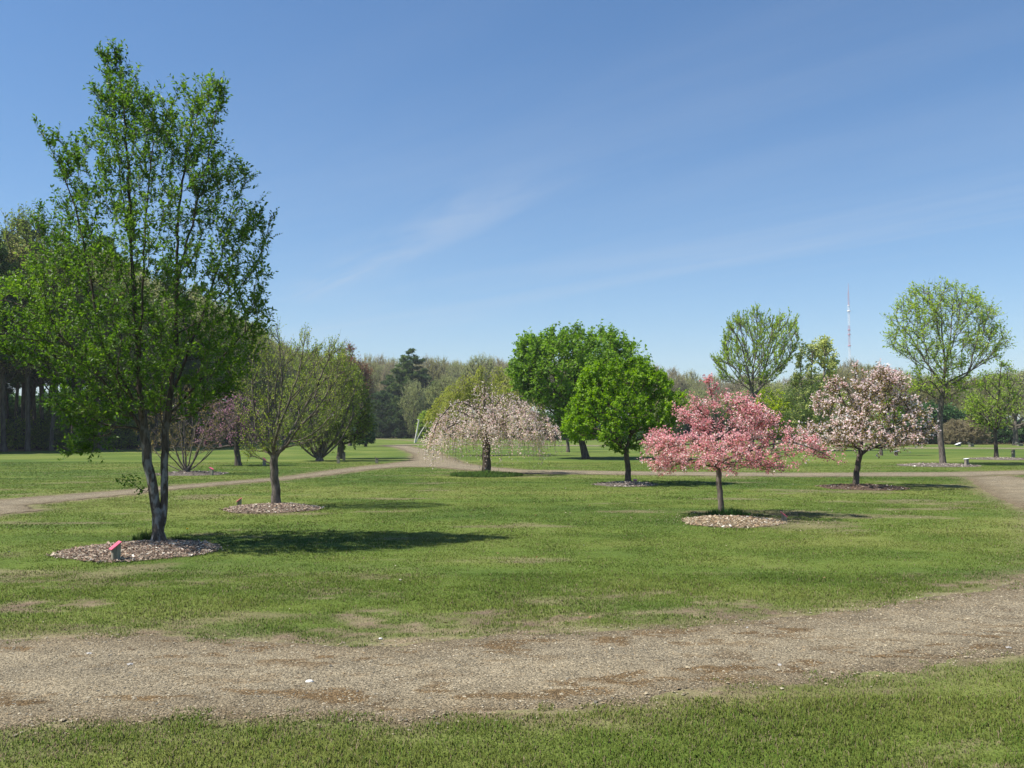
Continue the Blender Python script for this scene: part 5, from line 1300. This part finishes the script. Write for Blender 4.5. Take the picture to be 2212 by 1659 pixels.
# thin cirrus streaks on a high flat layer of air
tc = N.new('ShaderNodeTexCoord'); sep = N.new('ShaderNodeSeparateXYZ'); L.new(tc.outputs['Generated'], sep.inputs[0])
def math_(op, a, b=None, c=None):
    n = N.new('ShaderNodeMath'); n.operation = op
    for i, x in enumerate((a, b, c)):
        if x is None: continue
        if isinstance(x, (int, float)): n.inputs[i].default_value = x
        else: L.new(x, n.inputs[i])
    return n.outputs[0]
zc = math_('MAXIMUM', sep.outputs[2], 0.02)
cx_, cy_ = math_('DIVIDE', sep.outputs[0], zc), math_('DIVIDE', sep.outputs[1], zc)
def streak(nx_, ny_, off, width, s_lo, s_hi, amp, nsc, seed):
    dist = math_('SUBTRACT', math_('ADD', math_('MULTIPLY', cx_, nx_), math_('MULTIPLY', cy_, ny_)), off)
    along = math_('ADD', math_('MULTIPLY', cx_, ny_), math_('MULTIPLY', cy_, -nx_))
    cmb = N.new('ShaderNodeCombineXYZ'); L.new(math_('MULTIPLY', dist, nsc), cmb.inputs[0]); L.new(math_('MULTIPLY', along, nsc * 0.16), cmb.inputs[1]); cmb.inputs[2].default_value = seed
    no = N.new('ShaderNodeTexNoise'); no.inputs['Scale'].default_value = 1.0; no.inputs['Detail'].default_value = 7; no.inputs['Roughness'].default_value = 0.6; no.inputs['Distortion'].default_value = 0.6
    L.new(cmb.outputs[0], no.inputs['Vector'])
    mr = N.new('ShaderNodeMapRange'); mr.interpolation_type = 'SMOOTHSTEP'; mr.inputs['From Min'].default_value = 0.36; mr.inputs['From Max'].default_value = 0.75
    L.new(no.outputs[0], mr.inputs['Value'])
    d2 = math_('DIVIDE', dist, width); band = math_('POWER', 2.718, math_('MULTIPLY', math_('MULTIPLY', d2, d2), -1.0))
    m1 = N.new('ShaderNodeMapRange'); m1.interpolation_type = 'SMOOTHSTEP'; m1.inputs['From Min'].default_value = s_lo; m1.inputs['From Max'].default_value = s_lo + 1.2; L.new(along, m1.inputs['Value'])
    m2 = N.new('ShaderNodeMapRange'); m2.interpolation_type = 'SMOOTHSTEP'; m2.inputs['From Min'].default_value = s_hi; m2.inputs['From Max'].default_value = s_hi - 1.2; L.new(along, m2.inputs['Value'])
    return math_('MULTIPLY', math_('MULTIPLY', math_('MULTIPLY', band, mr.outputs[0]), math_('MULTIPLY', m1.outputs[0], m2.outputs[0])), amp)
f1 = streak(0.886, 0.464, 1.68, 0.22, -7.2, -2.6, 0.34, 3.2, 1.3)
f2 = streak(0.759, 0.651, 4.2, 0.9, -14, 3.0, 0.22, 1.3, 4.7)
f3 = streak(0.70, 0.71, 2.6, 1.3, -12, 6.0, 0.12, 0.9, 8.1)
fac = math_('MINIMUM', math_('ADD', math_('ADD', f1, f2), f3), 0.6)
mx = N.new('ShaderNodeMix'); mx.data_type = 'RGBA'
hs = N.new('ShaderNodeHueSaturation'); hs.inputs['Saturation'].default_value = 1.22; L.new(sky.outputs[0], hs.inputs['Color'])
tn = N.new('ShaderNodeVectorMath'); tn.operation = 'MULTIPLY'; tn.inputs[1].default_value = (0.93, 1.0, 1.03); L.new(hs.outputs[0], tn.inputs[0])
L.new(fac, mx.inputs[0]); L.new(tn.outputs[0], mx.inputs[6]); mx.inputs[7].default_value = (4.6, 5.0, 5.6, 1)
L.new(mx.outputs[2], bg.inputs[0]); L.new(bg.outputs[0], out.inputs[0])

cam = bpy.data.cameras.new('camera'); co = bpy.data.objects.new('camera', cam); col.objects.link(co)
cam.sensor_width = 36; cam.lens = 36 * F_PX / W_PX
co.location = (0, 0, CAM_H); co.rotation_euler = (math.radians(90) + PITCH, 0, 0)
cam.clip_start = 0.05; cam.clip_end = 5000
sc.camera = co
sc.view_settings.view_transform = 'Standard'; sc.view_settings.look = 'None'; sc.view_settings.gamma = 1; sc.view_settings.exposure = 0.75
sc.render.engine = 'CYCLES'
cy = sc.cycles
cy.max_bounces = 6; cy.diffuse_bounces = 3; cy.transmission_bounces = 4; cy.glossy_bounces = 2; cy.use_denoising = True; cy.denoiser = 'OPENIMAGEDENOISE'; cy.denoising_prefilter = 'ACCURATE'; cy.denoising_input_passes = 'RGB_ALBEDO_NORMAL'
cy.caustics_reflective = False; cy.caustics_refractive = False
